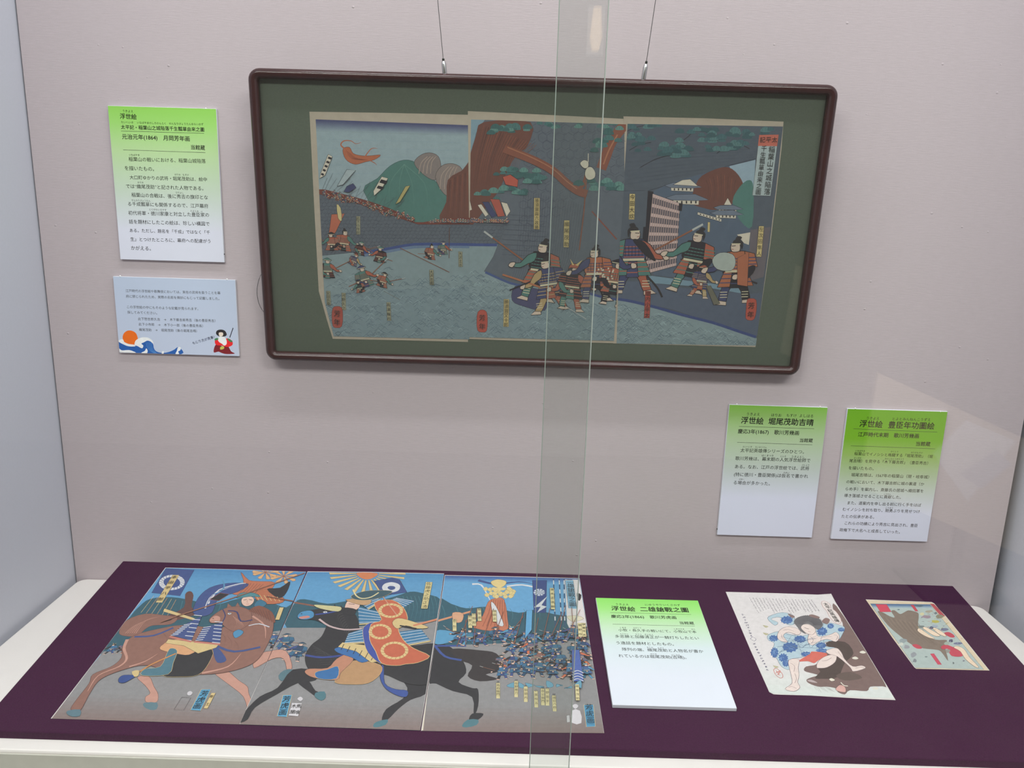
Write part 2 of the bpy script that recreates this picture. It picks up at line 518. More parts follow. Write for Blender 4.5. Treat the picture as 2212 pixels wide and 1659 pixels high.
struct('trim_1', box_bm(X0, X1 + .020, -0.60, -0.505, FLOOR, -.14), M_case)

# lamp housing on the case ceiling (its light is the tube_light set at the top)
lamp = empty('tube_lamp', Matrix.Translation((LAMP_X, LAMP_Y, TOP)))
tag(lamp, 'long white fluorescent lamp housing under the ceiling of the case', 'lamp')
from_bm('housing', box_bm(-.80, .80, -.045, .045, -.045, 0, .006), M_case, lamp)
for sx in (-1, 1):
    from_bm('end_cap', box_bm(sx * .80 - .012, sx * .80 + .012, -.04, .04, -.05, 0, .004), M_side, lamp)

for _x, _n in ((-0.05, 'white ceiling panel light over the horsemen prints side'), (1.70, 'white ceiling panel light over the boar prints side')):
    pl_ = empty('panel_light', Matrix.Translation((_x, -1.85, ROOM_Z)))
    tag(pl_, _n, 'lamp', 'ceiling panel lights of the room')
    from_bm('housing', box_bm(-.60, .60, -.30, .30, -.05, 0, .005), M_case, pl_)
    for sx in (-1, 1): from_bm('rim', box_bm(sx * .60 - .012, sx * .60 + .012, -.31, .31, -.058, 0, .003), M_side, pl_)

# plinth: white block with rounded corners
PL, PR, PFY = -0.0491, 1.7150, -0.4814
bm = box_bm(PL, PR, PFY, -.0005, FLOOR, 0)
ve = [e for e in bm.edges if abs(e.verts[0].co.z - e.verts[1].co.z) > .1]
bmesh.ops.bevel(bm, geom=ve, offset=.018, segments=6, profile=.5, affect='EDGES')
te = [e for e in bm.edges if e.verts[0].co.z > -1e-4 and e.verts[1].co.z > -1e-4]
bmesh.ops.bevel(bm, geom=te, offset=.003, segments=2, profile=.5, affect='EDGES')
plinth = empty('display_plinth', Matrix.Translation((0, 0, 0)))
tag(plinth, 'white rounded display plinth filling the bottom of the case', 'plinth')
from_bm('body', bm, M_white, plinth)
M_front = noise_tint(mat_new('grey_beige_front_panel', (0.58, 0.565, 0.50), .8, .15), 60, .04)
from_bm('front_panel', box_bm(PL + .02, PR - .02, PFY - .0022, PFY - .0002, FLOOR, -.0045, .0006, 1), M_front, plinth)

# slanted board covered in purple cloth
BL, BR, BY, FY, TT, TB = 0.0649, 1.6238, 0.4132, -0.4593, 0.1293, 0.0115
ct, st_ = math.cos(TT), math.sin(TT)
BOARD = Plane((BL, FY, TB), (1, 0, 0), (0, ct, st_))
bm = bmesh.new()
prof = [(FY, .0003), (FY, TB), (FY + BY * ct, TB + BY * st_), (FY + BY * ct, .0003)]
rings = [[bm.verts.new((x, y, z)) for y, z in prof] for x in (BL, BR)]
bm.faces.new(rings[0]); bm.faces.new(rings[1][::-1])
for k in range(4):
    bm.faces.new((rings[0][k], rings[1][k], rings[1][(k + 1) % 4], rings[0][(k + 1) % 4]))
bmesh.ops.recalc_face_normals(bm, faces=bm.faces)
bmesh.ops.bevel(bm, geom=[e for e in bm.edges if max(e.verts[0].co.z, e.verts[1].co.z) > .005], offset=.0018, segments=3, profile=.5, affect='EDGES')
tag(from_bm('cloth_board', bm, M_velvet), 'slanted display board wrapped in dark purple cloth', 'display board')

# sliding glass panes
def pane(name, x0, x1, y, label):
    t = empty(name, Matrix.Translation(((x0 + x1) / 2, y, -.14)))
    tag(t, label, 'glass pane', 'sliding glass panes of the case')
    hw = (x1 - x0) / 2
    me = bpy.data.meshes.new('glass_sheet')
    h = TOP + .14
    d = .003
    # front and back faces
    V = [(-hw, -d, 0), (hw, -d, 0), (hw, -d, h), (-hw, -d, h), (-hw, d, 0), (hw, d, 0), (hw, d, h), (-hw, d, h)]
    me.from_pydata(V, [], [(0, 1, 2, 3), (5, 4, 7, 6)])
    link_mesh('glass_sheet', me, M_glass, t)
    for sx in (-1, 1):
        from_bm('ground_edge', box_bm(sx * hw - .0004, sx * hw + .0004, -d * .8, d * .8, 0, h), M_edge, t)
GY1, GY2 = -0.560, -0.530
xl = Plane((0, GY2, 0), (1, 0, 0), (0, 0, 1)).px((1176, 830))[0]
xr = Plane((0, GY1, 0), (1, 0, 0), (0, 0, 1)).px((1272, 830))[0]
pane('glass_pane', X0 + .001, xr, GY1, 'sliding glass pane in front of the two horsemen prints')
pane('glass_pane', xl, X1 + .019, GY2, 'sliding glass pane in front of the two boar prints')

# ================================================================ caption boards
PARENTS, TMATS = {}, {}
def sign_mat(name, h, stops):
    mt = mat_new(name, (1, 1, 1), .45, .3)
    b_ = mt.node_tree.nodes['Principled BSDF']
    tc_ = nd(mt, 'ShaderNodeTexCoord'); sp = nd(mt, 'ShaderNodeSeparateXYZ'); ma = nd(mt, 'ShaderNodeMath', operation='DIVIDE')
    ma.inputs[1].default_value = -h
    rp = nd(mt, 'ShaderNodeValToRGB')
    lk(mt, tc_.outputs['Object'], sp.inputs[0]); lk(mt, sp.outputs['Y'], ma.inputs[0]); lk(mt, ma.outputs[0], rp.inputs[0])
    cr = rp.color_ramp
    for i, (t, c) in enumerate(stops):
        e = cr.elements[i] if i < 2 else cr.elements.new(t)
        e.position = t; e.color = (*c, 1)
    lk(mt, rp.outputs[0], b_.inputs['Base Color'])
    return mt

WHITE = (0.74, 0.76, 0.86)
def sign(key, plane, w_, h, thick, label, stops, pins=(), black_pins=()):
    t = empty('caption_board', plane.matrix())
    tag(t, label, 'sign')
    mt = sign_mat(key + '_print', h, stops)
    o = from_bm('board', box_bm(0, w_, -h, 0, -thick, 0, .0004, 1), None, t)
    o.data.materials.append(M_foam); o.data.materials.append(mt)
    for p in o.data.polygons:
        if p.normal.z > .9: p.material_index = 1
    for (px_, col) in [(p, M_pin) for p in pins] + [(p, M_pin_black) for p in black_pins]:
        a = plane.px(px_)
        bm = bmesh.new(); bmesh.ops.create_uvsphere(bm, u_segments=8, v_segments=6, radius=.0016 if col is M_pin else .0012)
        for v in bm.verts: v.co += Vector((a[0], a[1], -.001))
        from_bm('pin', bm, col, t, True)
    PARENTS[key] = t
    return t

def rules(key, plane, lines, width=.0006, mat=None):
    bm = bmesh.new()
    for a, b_ in lines:
        a, b_ = plane.px(a), plane.px(b_)
        d = (b_ - a) / np.linalg.norm(b_ - a); n = np.array([-d[1], d[0]]) * width / 2
        bm.faces.new([bm.verts.new((*q, 6e-5)) for q in (a - n, b_ - n, b_ + n, a + n)])
    from_bm('rule_line', bm, mat or M_text, PARENTS[key])

def lines(key, plane, cr, rows, bold=0.0):
    for body, a, b_ in rows:
        text(key, body, plane, *cr([a, b_]), bold=bold)

WY = -0.0055
UP = (0, 0, 1); RT = (1, 0, 0)
# --- tall board beside the framed picture
s1 = Plane((.0844, WY, .8814), RT, UP)
sign('s1', s1, .1847, .2586, .005, 'tall green-topped caption board above the pale blue board', [
    (0.0, (0.30, 0.67, 0.10)), (0.10, (0.36, 0.72, 0.16)), (0.28, (0.52, 0.74, 0.36)), (0.55, (0.62, 0.73, 0.60)), (0.80, (0.78, 0.79, 0.90))],
    pins=[(444, 234.5)], black_pins=[(484, 549)])
c1 = crop(200, 200, 4.367)
lines('s1', s1, c1, [('うきよえ', (283, 173), (383, 178)), ('たいへいき', (270, 278), (383, 283)),
    ('いなばやまのしろかんらく', (420, 283), (690, 292)), ('せんなりびょうたんゆらいのず', (720, 292), (1045, 300)),
    ('稲葉山の戦いにおける、稲葉山城陥落', (340, 628), (1066, 648)), ('を描いたもの。', (303, 712), (580, 722)),
    ('大口町ゆかりの武将・堀尾茂助は、絵中', (350, 800), (1078, 820)), ('では“織尾茂助”と記された人物である。', (315, 883), (1045, 905)),
    ('稲葉山の合戦は、後に秀吉の旗印とな', (367, 965), (1088, 990)), ('る千成瓢箪にも関係するので、江戸幕府', (333, 1050), (1090, 1072)),
    ('初代将軍・徳川家康と対立した豊臣家の', (337, 1135), (1098, 1155)), ('話を題材にしたこの絵は、珍しい構図で', (343, 1217), (1103, 1240)),
    ('ある。ただし、題名を「千成」ではなく「千', (350, 1300), (1107, 1320)), ('生」とつけたところに、幕府への配慮がう', (357, 1383), (1112, 1403)),
    ('かがえる。', (363, 1465), (550, 1472)),
    ('いなばやま', (345, 588), (442, 590)), ('ほりお', (775, 773), (830, 775)), ('もすけ', (850, 776), (908, 778)), ('おりお', (425, 847), (480, 849)),
    ('ひでよし', (785, 943), (858, 947)), ('せんなりびょうたん', (367, 1015), (545, 1022)), ('とくがわいえやす', (535, 1103), (697, 1108)),
    ('とよとみ', (925, 1115), (1000, 1120)), ('け', (1022, 1122), (1036, 1124))], .004)
lines('s1', s1, c1, [('浮世絵', (258, 222), (415, 230)), ('太平記・稲葉山之城陥落千生瓢箪由来之圖', (268, 325), (1052, 350)),
    ('元治元年(1864)　月岡芳年画', (278, 415), (915, 437)), ('当館蔵', (928, 515), (1060, 522))], .016)
rules('s1', s1, [c1([(268, 362), (1052, 385)]), c1([(288, 540), (1065, 567)])])

# --- pale blue board below it
s2 = Plane((.0684, WY, .5924), RT, UP)
t2 = sign('s2', s2, .2185, .1383, .005, 'pale blue caption board with an orange sun and blue waves', [
    (0.0, (0.56, 0.64, 0.80)), (1.0, (0.60, 0.66, 0.82))], pins=[(259, 596.5), (490, 603.5)])
c2 = crop(220, 560, 6.9125)
lines('s2', s2, c2, [('江戸時代の浮世絵や歌舞伎においては、実在の武将を扱うことを幕', (355, 470), (1770, 505)),
    ('府に禁じられたため、実際の名前を微妙にもじって記載しました。', (360, 553), (1755, 590)),
    ('この浮世絵の中にもそのような記載が見られます。', (375, 712), (1440, 742)), ('探してみてください。', (383, 792), (825, 805)),
    ('此下惣吉郎久吉　→　木下藤吉郎秀吉（後の豊臣秀吉）', (540, 890), (1695, 920)),
    ('此下小市郎　→　木下小一郎（後の豊臣秀長）', (550, 970), (1510, 997)),
    ('織尾茂助　→　堀尾茂助（後の堀尾吉晴）', (555, 1052), (1420, 1072))])
PARENTS['s2b'] = t2; TMATS['s2b'] = M_text_blue
lines('s2b', s2, c2, [('もじり方が見事！', (1355, 1255), (1680, 1160))], .012)
P2 = Painter(s2, clip=[np.array(q) for q in ((0.0005, -.1378), (.218, -.1378), (.218, -.0005), (.0005, -.0005))], gain=1.55)
P2.poly(c2([(310, 1165), (330, 1105), (380, 1068), (440, 1066), (500, 1095), (530, 1150), (535, 1200), (500, 1260), (440, 1285), (370, 1270), (325, 1230)]), (235, 95, 20), 3)
WBLUE, WHT = (28, 80, 148), (222, 214, 214)
P2.poly(c2([(245, 1235), (300, 1210), (340, 1240), (420, 1275), (520, 1290), (600, 1250), (650, 1215), (720, 1225), (765, 1270), (775, 1320), (800, 1365), (850, 1390), (920, 1398), (1000, 1385), (1080, 1350), (1130, 1315), (1185, 1340), (1187, 1417), (760, 1412), (500, 1400), (270, 1396)]), WBLUE, 3)
P2.poly(c2([(505, 1215), (560, 1180), (620, 1165), (700, 1175), (755, 1215), (770, 1260), (730, 1230), (680, 1215), (630, 1240), (590, 1260), (620, 1290), (600, 1330), (540, 1300), (490, 1275)]), WHT, 3)
P2.poly(c2([(245, 1225), (290, 1195), (320, 1200), (335, 1235), (400, 1265), (470, 1275), (500, 1300), (400, 1300), (320, 1270)]), WHT, 3)
P2.poly(c2([(255, 1330), (300, 1360), (400, 1355), (470, 1375), (500, 1400), (280, 1395)]), WHT, 3)
P2.poly(c2([(590, 1395), (640, 1370), (665, 1330), (685, 1370), (670, 1405), (620, 1410)]), WHT, 3)
P2.poly(c2([(1130, 1330), (1150, 1310), (1180, 1320), (1170, 1360), (1140, 1380), (1155, 1412), (1100, 1414), (1120, 1370)]), WHT, 3)
P2.poly(c2([(900, 1380), (915, 1370), (928, 1385), (918, 1412), (895, 1412)]), WHT, 3)
for k in range(4):
    P2.stroke(c2([(660 + k * 24, 1240), (680 + k * 22, 1310), (730 + k * 18, 1370), (790 + k * 10, 1402)]), .6, (90, 140, 190))
# small robed stage figure, plain
P2.poly(c2([(1690, 1290), (1740, 1270), (1800, 1300), (1870, 1290), (1900, 1320), (1930, 1375), (1985, 1405), (1940, 1415), (1850, 1415), (1790, 1400), (1740, 1380), (1670, 1390)]), (110, 22, 30), 3)
P2.poly(c2([(1690, 1200), (1740, 1180), (1800, 1200), (1880, 1180), (1945, 1220), (1950, 1280), (1880, 1310), (1790, 1290), (1700, 1275)]), (205, 30, 35), 3)
P2.poly(c2([(1735, 1175), (1800, 1150), (1855, 1190), (1865, 1260), (1830, 1290), (1790, 1260), (1745, 1230)]), (225, 218, 215), 3)
P2.poly(c2([(1680, 1195), (1715, 1175), (1745, 1190), (1700, 1215)]), (60, 110, 70), 2)
P2.poly(c2([(1880, 1180), (1950, 1220), (1930, 1240), (1880, 1205)]), (60, 110, 70), 2)
P2.poly(c2([(1705, 1110), (1720, 1065), (1780, 1050), (1840, 1070), (1865, 1130), (1820, 1155), (1740, 1145)]), (35, 32, 35), 3)
P2.poly(c2([(1750, 1095), (1805, 1095), (1810, 1135), (1775, 1155), (1750, 1135)]), (225, 190, 175), 3)
P2.stroke(c2([(1910, 1170), (1960, 1025)]), 1.8, (40, 40, 55))
P2.poly(c2([(1770, 1310), (1820, 1300), (1825, 1335), (1770, 1350)]), (170, 165, 70), 2)
P2.build('printed_drawing', t2, z0=3e-5)

# --- board beside the furthest caption board
s3 = Plane((1.1865, WY, .3908), RT, UP)
sign('s3', s3, .1812, .2572, .005, 'green-topped caption board on the wall whose lower half is blank', [
    (0.0, (0.22, 0.50, 0.055)), (0.08, (0.30, 0.52, 0.14)), (0.25, (0.46, 0.60, 0.36)), (0.48, (0.58, 0.64, 0.60)), (0.70, (0.76, 0.77, 0.92))],
    pins=[(1592, 873.5), (1772, 879)], black_pins=[(1549, 1143)])
c3 = crop(1520, 850, 5.027)
lines('s3', s3, c3, [('うきよえ', (468, 222), (610, 228)), ('ほりお', (735, 233), (845, 238)), ('もすけ', (900, 237), (1008, 241)), ('よしはる', (1042, 240), (1190, 246)),
    ('太平記英雄傳シリーズのひとつ。', (400, 617), (1090, 635)), ('歌川芳幾は、幕末期の人気浮世絵師で', (345, 703), (1158, 728)),
    ('ある。なお、江戸の浮世絵では、武将', (340, 793), (1145, 815)), ('(特に徳川・豊臣関係)は仮名で書かれ', (330, 878), (1135, 900)), ('る場合が多かった。', (325, 967), (720, 980)),
    ('たいへいき', (425, 578), (525, 580)), ('えいゆうでん', (560, 581), (685, 586)), ('ばくまつき', (630, 673), (757, 676)), ('にんき', (835, 681), (893, 683)),
    ('うきよえし', (955, 686), (1095, 690)), ('ぶしょう', (1065, 776), (1145, 778)), ('かめい', (868, 859), (930, 861)), ('ばあい', (385, 930), (440, 932))], .004)
lines('s3', s3, c3, [('浮世絵', (408, 290), (650, 302)), ('堀尾茂助吉晴', (705, 302), (1193, 318))], .018)
lines('s3', s3, c3, [('慶応3年(1867)　歌川芳幾画', (373, 410), (1035, 430)), ('当館蔵', (1045, 508), (1185, 512))], .014)
rules('s3', s3, [c3([(383, 357), (1200, 383)]), c3([(362, 530), (1180, 558)])])

# --- the most saturated green board
s4 = Plane((1.4043, WY, .3897), RT, UP)
sign('s4', s4, .1842, .2575, .005, 'strong green caption board filled with text down to its foot', [
    (0.0, (0.16, 0.42, 0.008)), (0.22, (0.19, 0.45, 0.012)), (0.34, (0.32, 0.50, 0.12)), (0.52, (0.50, 0.60, 0.42)), (0.78, (0.76, 0.77, 0.90))],
    pins=[(1848, 882.5), (2032, 889)])
c4 = crop(1780, 860, 5.027)
M_text4 = mat_new('dark_brown_print', (0.055, 0.035, 0.02), .7, .2); TMATS['s4'] = M_text4
lines('s4', s4, c4, [('うきよえ', (463, 216), (600, 222)), ('とよとみんねんこうずえ', (745, 225), (1157, 236)),
    ('稲葉山でイノシシと格闘する「堀尾茂助」（堀', (330, 603), (1180, 635)), ('尾吉晴）を見守る「木下藤吉郎」（豊臣秀吉）', (275, 680), (1130, 707)),
    ('を描いたもの。', (268, 757), (540, 767)), ('堀尾吉晴は、1567年の稲葉山（現・岐阜城）', (297, 832), (1140, 858)),
    ('の戦いにおいて、木下藤吉郎に城の裏道（か', (243, 908), (1088, 935)), ('らめ手）を案内し、斎藤氏の居城へ織田軍を', (235, 985), (1080, 1010)),
    ('導き落城させることに貢献した。', (220, 1057), (835, 1078)), ('また、道案内を申し出る前に行く手をはば', (255, 1137), (1055, 1163)),
    ('むイノシシを討ち取り、剛勇ぶりを見せつけ', (203, 1207), (1040, 1233)), ('たとの伝承がある。', (190, 1283), (545, 1293)),
    ('これらの功績により秀吉に見出され、豊臣', (225, 1357), (1017, 1385)), ('政権下で大名へと成長していった。', (168, 1430), (825, 1455)),
    ('いなばやま', (340, 571), (445, 575)), ('かくとう', (725, 580), (805, 583)), ('ほりおもすけ', (945, 590), (1070, 595)), ('よしはる', (325, 648), (402, 651)),
    ('きのしたとうきちろう', (660, 659), (865, 664)), ('こうけん', (650, 1042), (725, 1044)), ('ごうゆう', (668, 1191), (748, 1194))], .004)
lines('s4', s4, c4, [('浮世絵', (388, 275), (635, 288)), ('豊臣年功圖絵', (700, 290), (1198, 305)),
    ('江戸時代末期　歌川芳幾画', (370, 393), (1030, 413)), ('当館蔵', (1000, 495), (1155, 500))], .016)
rules('s4', s4, [c4([(320, 333), (1230, 370)]), c4([(290, 517), (1205, 550)])])

# --- board lying on the purple cloth
a5 = .0031
s5 = Plane(BOARD.o + BOARD.ex * (.9456 - BL) + BOARD.ey * .334 + BOARD.n * .0062, RT, (0, ct, st_))
s5 = Plane(s5.o, s5.ex * math.cos(a5) + s5.ey * math.sin(a5), s5.ey)
sign('s5', s5, .1816, .2576, .0058, 'light green-topped caption board lying on the purple cloth', [
    (0.0, (0.27, 0.72, 0.13)), (0.12, (0.36, 0.76, 0.22)), (0.30, (0.56, 0.77, 0.52)), (0.50, (0.68, 0.77, 0.80)), (0.75, (0.74, 0.77, 0.86))])
c5 = crop(1270, 1270, 5.7206)
lines('s5', s5, c5, [('うきよえ', (343, 200), (503, 207)), ('にゆうやりいくさのず', (707, 208), (1140, 213)),
    ('小牧・長久手の戦いにて、小牧山で本', (377, 520), (1340, 545)), ('多忠勝と加藤清正が一騎打ちしたとい', (335, 598), (1370, 622)),
    ('う逸話を題材としたもの。', (350, 678), (1060, 697)), ('隊列の端、織尾茂助と人物名が書か', (423, 758), (1425, 785)), ('れているのは堀尾茂助(吉晴)。', (378, 838), (1215, 860)),
    ('こまき', (395, 490), (470, 492)), ('ながくて', (560, 494), (660, 496)), ('こまきやま', (1062, 507), (1190, 510)), ('ほん', (1278, 511), (1328, 512)),
    ('ただかつ', (397, 568), (498, 571)), ('かとう', (588, 573), (662, 575)), ('きよまさ', (703, 576), (803, 578)), ('おりお', (728, 735), (805, 737)),
    ('もすけ', (862, 740), (937, 742)), ('ほりお', (772, 816), (852, 818)), ('よしはる', (1030, 827), (1135, 830))], .003)
lines('s5', s5, c5, [('浮世絵', (290, 250), (583, 265)), ('二雄鎗戰之圖', (645, 262), (1238, 275))], .018)
lines('s5', s5, c5, [('慶応2年(1866)　歌川芳虎画', (287, 352), (1090, 367)), ('当館蔵', (1133, 433), (1310, 437))], .012)
rules('s5', s5, [c5([(275, 305), (1275, 328)]), c5([(305, 448), (1322, 473)])])

# ================================================================ framed picture
FX, FZB, FW, FH, FT, FYB = .3427, .9416 - .489, .9575, .489, .0672, -.02
FR = Plane((FX, FYB, FZB), RT, (0, -math.sin(FT), math.cos(FT)))
fp = empty('framed_picture', FR.matrix())
tag(fp, 'framed three-sheet woodblock print in a dark maroon frame', 'framed picture')
# moulding swept round a rounded rectangle
def ring(d, z, r=.019, n=6):
    x0, y0, x1, y1 = d, d, FW - d, FH - d
    rr = max(r - d, .0008); out = []
    for cx, cy, a0 in ((x1 - rr, y0 + rr, -90), (x1 - rr, y1 - rr, 0), (x0 + rr, y1 - rr, 90), (x0 + rr, y0 + rr, 180)):
        for k in range(n + 1):
            a = math.radians(a0 + 90 * k / n)
            out.append((cx + rr * math.cos(a), cy + rr * math.sin(a), z))
    return out
prof = [(.004, -.010), (.0008, -.0085), (0, -.004), (0, .002), (.0012, .0065), (.004, .0098), (.008, .0112), (.012, .0100), (.0148, .0070), (.0158, .003), (.0158, -.004)]
bm = bmesh.new()
rings = [[bm.verts.new(v) for v in ring(d, z)] for d, z in prof]
for A, B in zip(rings, rings[1:] + rings[:1]):
    n = len(A)
    for k in range(n): bm.faces.new((A[k], A[(k + 1) % n], B[(k + 1) % n], B[k]))
bmesh.ops.recalc_face_normals(bm, faces=bm.faces)
from_bm('frame', bm, M_frame, fp, True)
MZ = -.0045
from_bm('mount_board', box_bm(.0135, FW - .0135, .0135, FH - .0135, MZ - .003, MZ), M_matb, fp)
from_bm('backing', box_bm(.010, FW - .010, .010, FH - .010, MZ - .0052, MZ - .0032), M_dark, fp)
me = bpy.data.meshes.new('glazing')
me.from_pydata([(.0145, .0145, 0), (FW - .0145, .0145, 0), (FW - .0145, FH - .0145, 0), (.0145, FH - .0145, 0)], [], [(0, 1, 2, 3)])
link_mesh('glazing', me, M_glaze, fp)

# hanging wires with steel grippers, splayed outwards to the ceiling
for (pb, pt, ptop) in (((961, 162), (957, 128), (945, 0)), ((1390, 172), (1397, 134), (1417, 0))):
    a, b_, c_ = (FR.px(q) for q in (pb, pt, ptop))
    e = (c_ - b_) / np.linalg.norm(c_ - b_)
    L = (TOP - (FR.o + FR.ey * b_[1])[2]) / (FR.ey[2] * e[1])
    w0 = Vector((b_[0], b_[1], -.004)); w1 = Vector((b_[0] + e[0] * L, b_[1] + e[1] * L, -.004))
    wire = from_bm('hanging_wire', tube_bm([w0, w1], .0006, 6), M_cable, fp)
    A = Vector((a[0], a[1] - .002, -.004))
    d = (w0 - A)
    g = tube_bm([A, A + d * .05, A + d * .72, A + d * .86, A + d * .93], [.0036, .0040, .0040, .0032, .0022], 12)
    from_bm('wire_gripper', g, M_steel, wire, True)
    from_bm('gripper_tip', tube_bm([A + d * .93, A + d * 1.06], [.0020, .0020], 10), M_dark, wire, True)
    bm = bmesh.new(); bmesh.ops.create_uvsphere(bm, u_segments=10, v_segments=6, radius=.0042)
    for v in bm.verts: v.co += A
    from_bm('wire_eye', bm, M_steel, wire, True)
# loose end of wire bowing out behind the frame edge
bpts = [FR.px(q) for q in ((575, 575), (564, 588), (555, 608), (551.5, 632), (555, 655), (563, 672), (574, 684))]
from_bm('wire_end', tube_bm([(p[0], p[1], -.009) for p in smooth(bpts, 4, False)], .0005, 6), M_cable, fp)

# ---------------------------------------------------------------- reading stand behind the visitor, mirrored faintly in the glass
VY = 1.60                                   # mirror image depth behind the glass; the stand itself faces the case
vp = Plane((0, VY, 0), RT, UP)
def mir(p):
    a = vp.px(p); return (a[0], 2 * GY1 - VY, a[1])
stand = empty('reading_stand', Matrix.Translation((mir((2130, 1000))[0], 2 * GY1 - VY - .03, FLOOR)))
tag(stand, 'beige reading stand facing the case, mirrored faintly in the glass', 'stand')
so = stand.location
M_stand = mat_new('beige_stand_board', (0.62, 0.52, 0.40), .8, .2)
def slab(name, pts, y0, y1, mat, parent, org):
    bm = bmesh.new()
    A = [bm.verts.new((p[0] - org[0], y0 - org[1], p[2] - org[2])) for p in pts]; B = [bm.verts.new((p[0] - org[0], y1 - org[1], p[2] - org[2])) for p in pts]
    bm.faces.new(A); bm.faces.new(B[::-1])
    for k in range(len(pts)): bm.faces.new((A[k], A[(k + 1) % len(pts)], B[(k + 1) % len(pts)], B[k]))
    bmesh.ops.recalc_face_normals(bm, faces=bm.faces)
    return from_bm(name, bm, mat, parent)
ys = 2 * GY1 - VY
slab('board', [mir(p) for p in ((1912, 812), (2330, 1000), (2290, 1240), (1872, 1062))], ys - .02, ys, M_stand, stand, so)
from_bm('post', box_bm(-.02, .02, -.02, .012, .02, mir((2130, 1100))[2] - FLOOR), M_dark, stand)
from_bm('base', box_bm(-.18, .18, -.16, .14, 0, .02, .004), M_dark, stand)
leaf = empty('leaflet', Matrix.Translation((so[0], ys, so[2])))
tag(leaf, 'white leaflet with a grey picture fixed to the reading stand', 'leaflet')
slab('leaflet_sheet', [mir(p) for p in ((2105, 916), (2215, 962), (2108, 1094), (2032, 989))], ys + .0005, ys + .0012, M_pin, leaf, Vector((so[0], ys, so[2])))
slab('leaflet_picture', [mir(p) for p in ((2171, 981), (2204, 1013), (2138, 1066), (2090, 1034))], ys + .0013, ys + .0015, M_side, leaf, Vector((so[0], ys, so[2])))

# warm wall lamp on the far wall of the room, mirrored as a small glint in the overlapping panes
ly = -4.5
def mirw(p):
    a = Plane((0, 2 * GY1 - ly, 0), RT, UP).px(p); return Vector((a[0], ly, a[1]))
q0, q1 = mirw((1289, 20)), mirw((1283, 112))
wl = empty('wall_lamp', Matrix.Translation((q0.x, ly, q1.z)))
tag(wl, 'small warm wall lamp on the opposite wall, a glint in the glass', 'lamp')
M_glow = bpy.data.materials.new('warm_lamp_diffuser'); M_glow.use_nodes = True
_g = M_glow.node_tree.nodes['Principled BSDF']; _g.inputs['Emission Color'].default_value = (1.0, 0.66, 0.36, 1); _g.inputs['Emission Strength'].default_value = 1.3
from_bm('lamp_bracket', box_bm(-.05, .05, 0, .02, -.02, (q0 - q1).length + .02, .003), M_side, wl)
from_bm('lamp_shade', tube_bm([(0, .06, 0), (0, .06, (q0 - q1).length * .3), (0, .06, (q0 - q1).length)], [.02, .035, .022], 16), M_glow, wl, True)

sl = bpy.data.lights.new('added_stand_light', 'SPOT'); sl.energy = 260; sl.spot_size = math.radians(38); sl.spot_blend = .6; sl.color = (1, .95, .9); sl.shadow_soft_size = .03  # added spot, brightens the leaflet so its mirror image shows
slo = bpy.data.objects.new('added_stand_light', sl); COL.objects.link(slo)
sp0 = Vector((so[0] - .1, ys + .9, ROOM_Z - .09)); slo.location = sp0
tgt = Vector(mir((2110, 1010)))
slo.rotation_euler = (tgt - sp0).to_track_quat('-Z', 'Y').to_euler()
spt = empty('added_spot', Matrix.Translation((sp0.x, sp0.y, ROOM_Z)))  # invented housing for the added spot
tag(spt, 'added unseen spot that brightens the reading stand for its mirror image', 'lamp')
from_bm('stem', tube_bm([(0, 0, 0), (0, 0, -.05)], .01, 10), M_dark, spt)
from_bm('added_spot_ring', tube_bm([(0, 0, -.05), (0, 0, -.062)], [.05, .05], 16), M_dark, spt)

KEY = {}

# ---------------------------------------------------------------- the three sheets in the frame
cL = crop(640, 220, 2.9625)
cR = crop(1150, 220, 2.963)
def off(pts, k=0): return pts
SH = Plane(FR.o + FR.n * (MZ + .0004), FR.ex, FR.ey)
def sheet(name, parent, outline_px, plane, mat, z0, z1):
    P = [plane.px(p) for p in outline_px]
    bm = bmesh.new()
    A = [bm.verts.new((p[0], p[1], z0)) for p in P]; B = [bm.verts.new((p[0], p[1], z1)) for p in P]
    bm.faces.new(A[::-1]); bm.faces.new(B)
    for k in range(len(P)): bm.faces.new((A[k], A[(k + 1) % len(P)], B[(k + 1) % len(P)], B[k]))
    bmesh.ops.recalc_face_normals(bm, faces=bm.faces)
    return from_bm(name, bm, mat, parent)
def stones(P, poly_px, cell, col, rnd, lw=.55, sq=.85):
    """joints of a stone wall: outlines of jittered cells inside a region"""
    Q = np.array(poly_px); lo, hi = Q.min(0), Q.max(0)
    def inside(p):
        c = False; n = len(Q)
        for i in range(n):
            a, b_ = Q[i], Q[i - 1]
            if (a[1] > p[1]) != (b_[1] > p[1]) and p[0] < (b_[0] - a[0]) * (p[1] - a[1]) / (b_[1] - a[1]) + a[0]: c = not c
        return c
    P.begin(poly_px)
    rows = int((hi[1] - lo[1]) / (cell * sq)) + 1
    for j in range(rows):
        for i in range(int((hi[0] - lo[0]) / cell) + 2):
            c = (lo[0] + (i + .5 * (j % 2)) * cell + rnd.uniform(-.12, .12) * cell, lo[1] + j * cell * sq + rnd.uniform(-.1, .1) * cell)
            if not inside(c): continue
            rx, ry = cell * rnd.uniform(.46, .56), cell * sq * rnd.uniform(.50, .60)
            pts = [(c[0] + rx * math.cos(a + .5), c[1] + ry * math.sin(a + .5)) for a in np.arange(0, 7) * 2 * math.pi / 6]
            P.stroke(pts[:6] if rnd.random() < .4 else pts[:5], lw, col, sm=0)
    P.end()
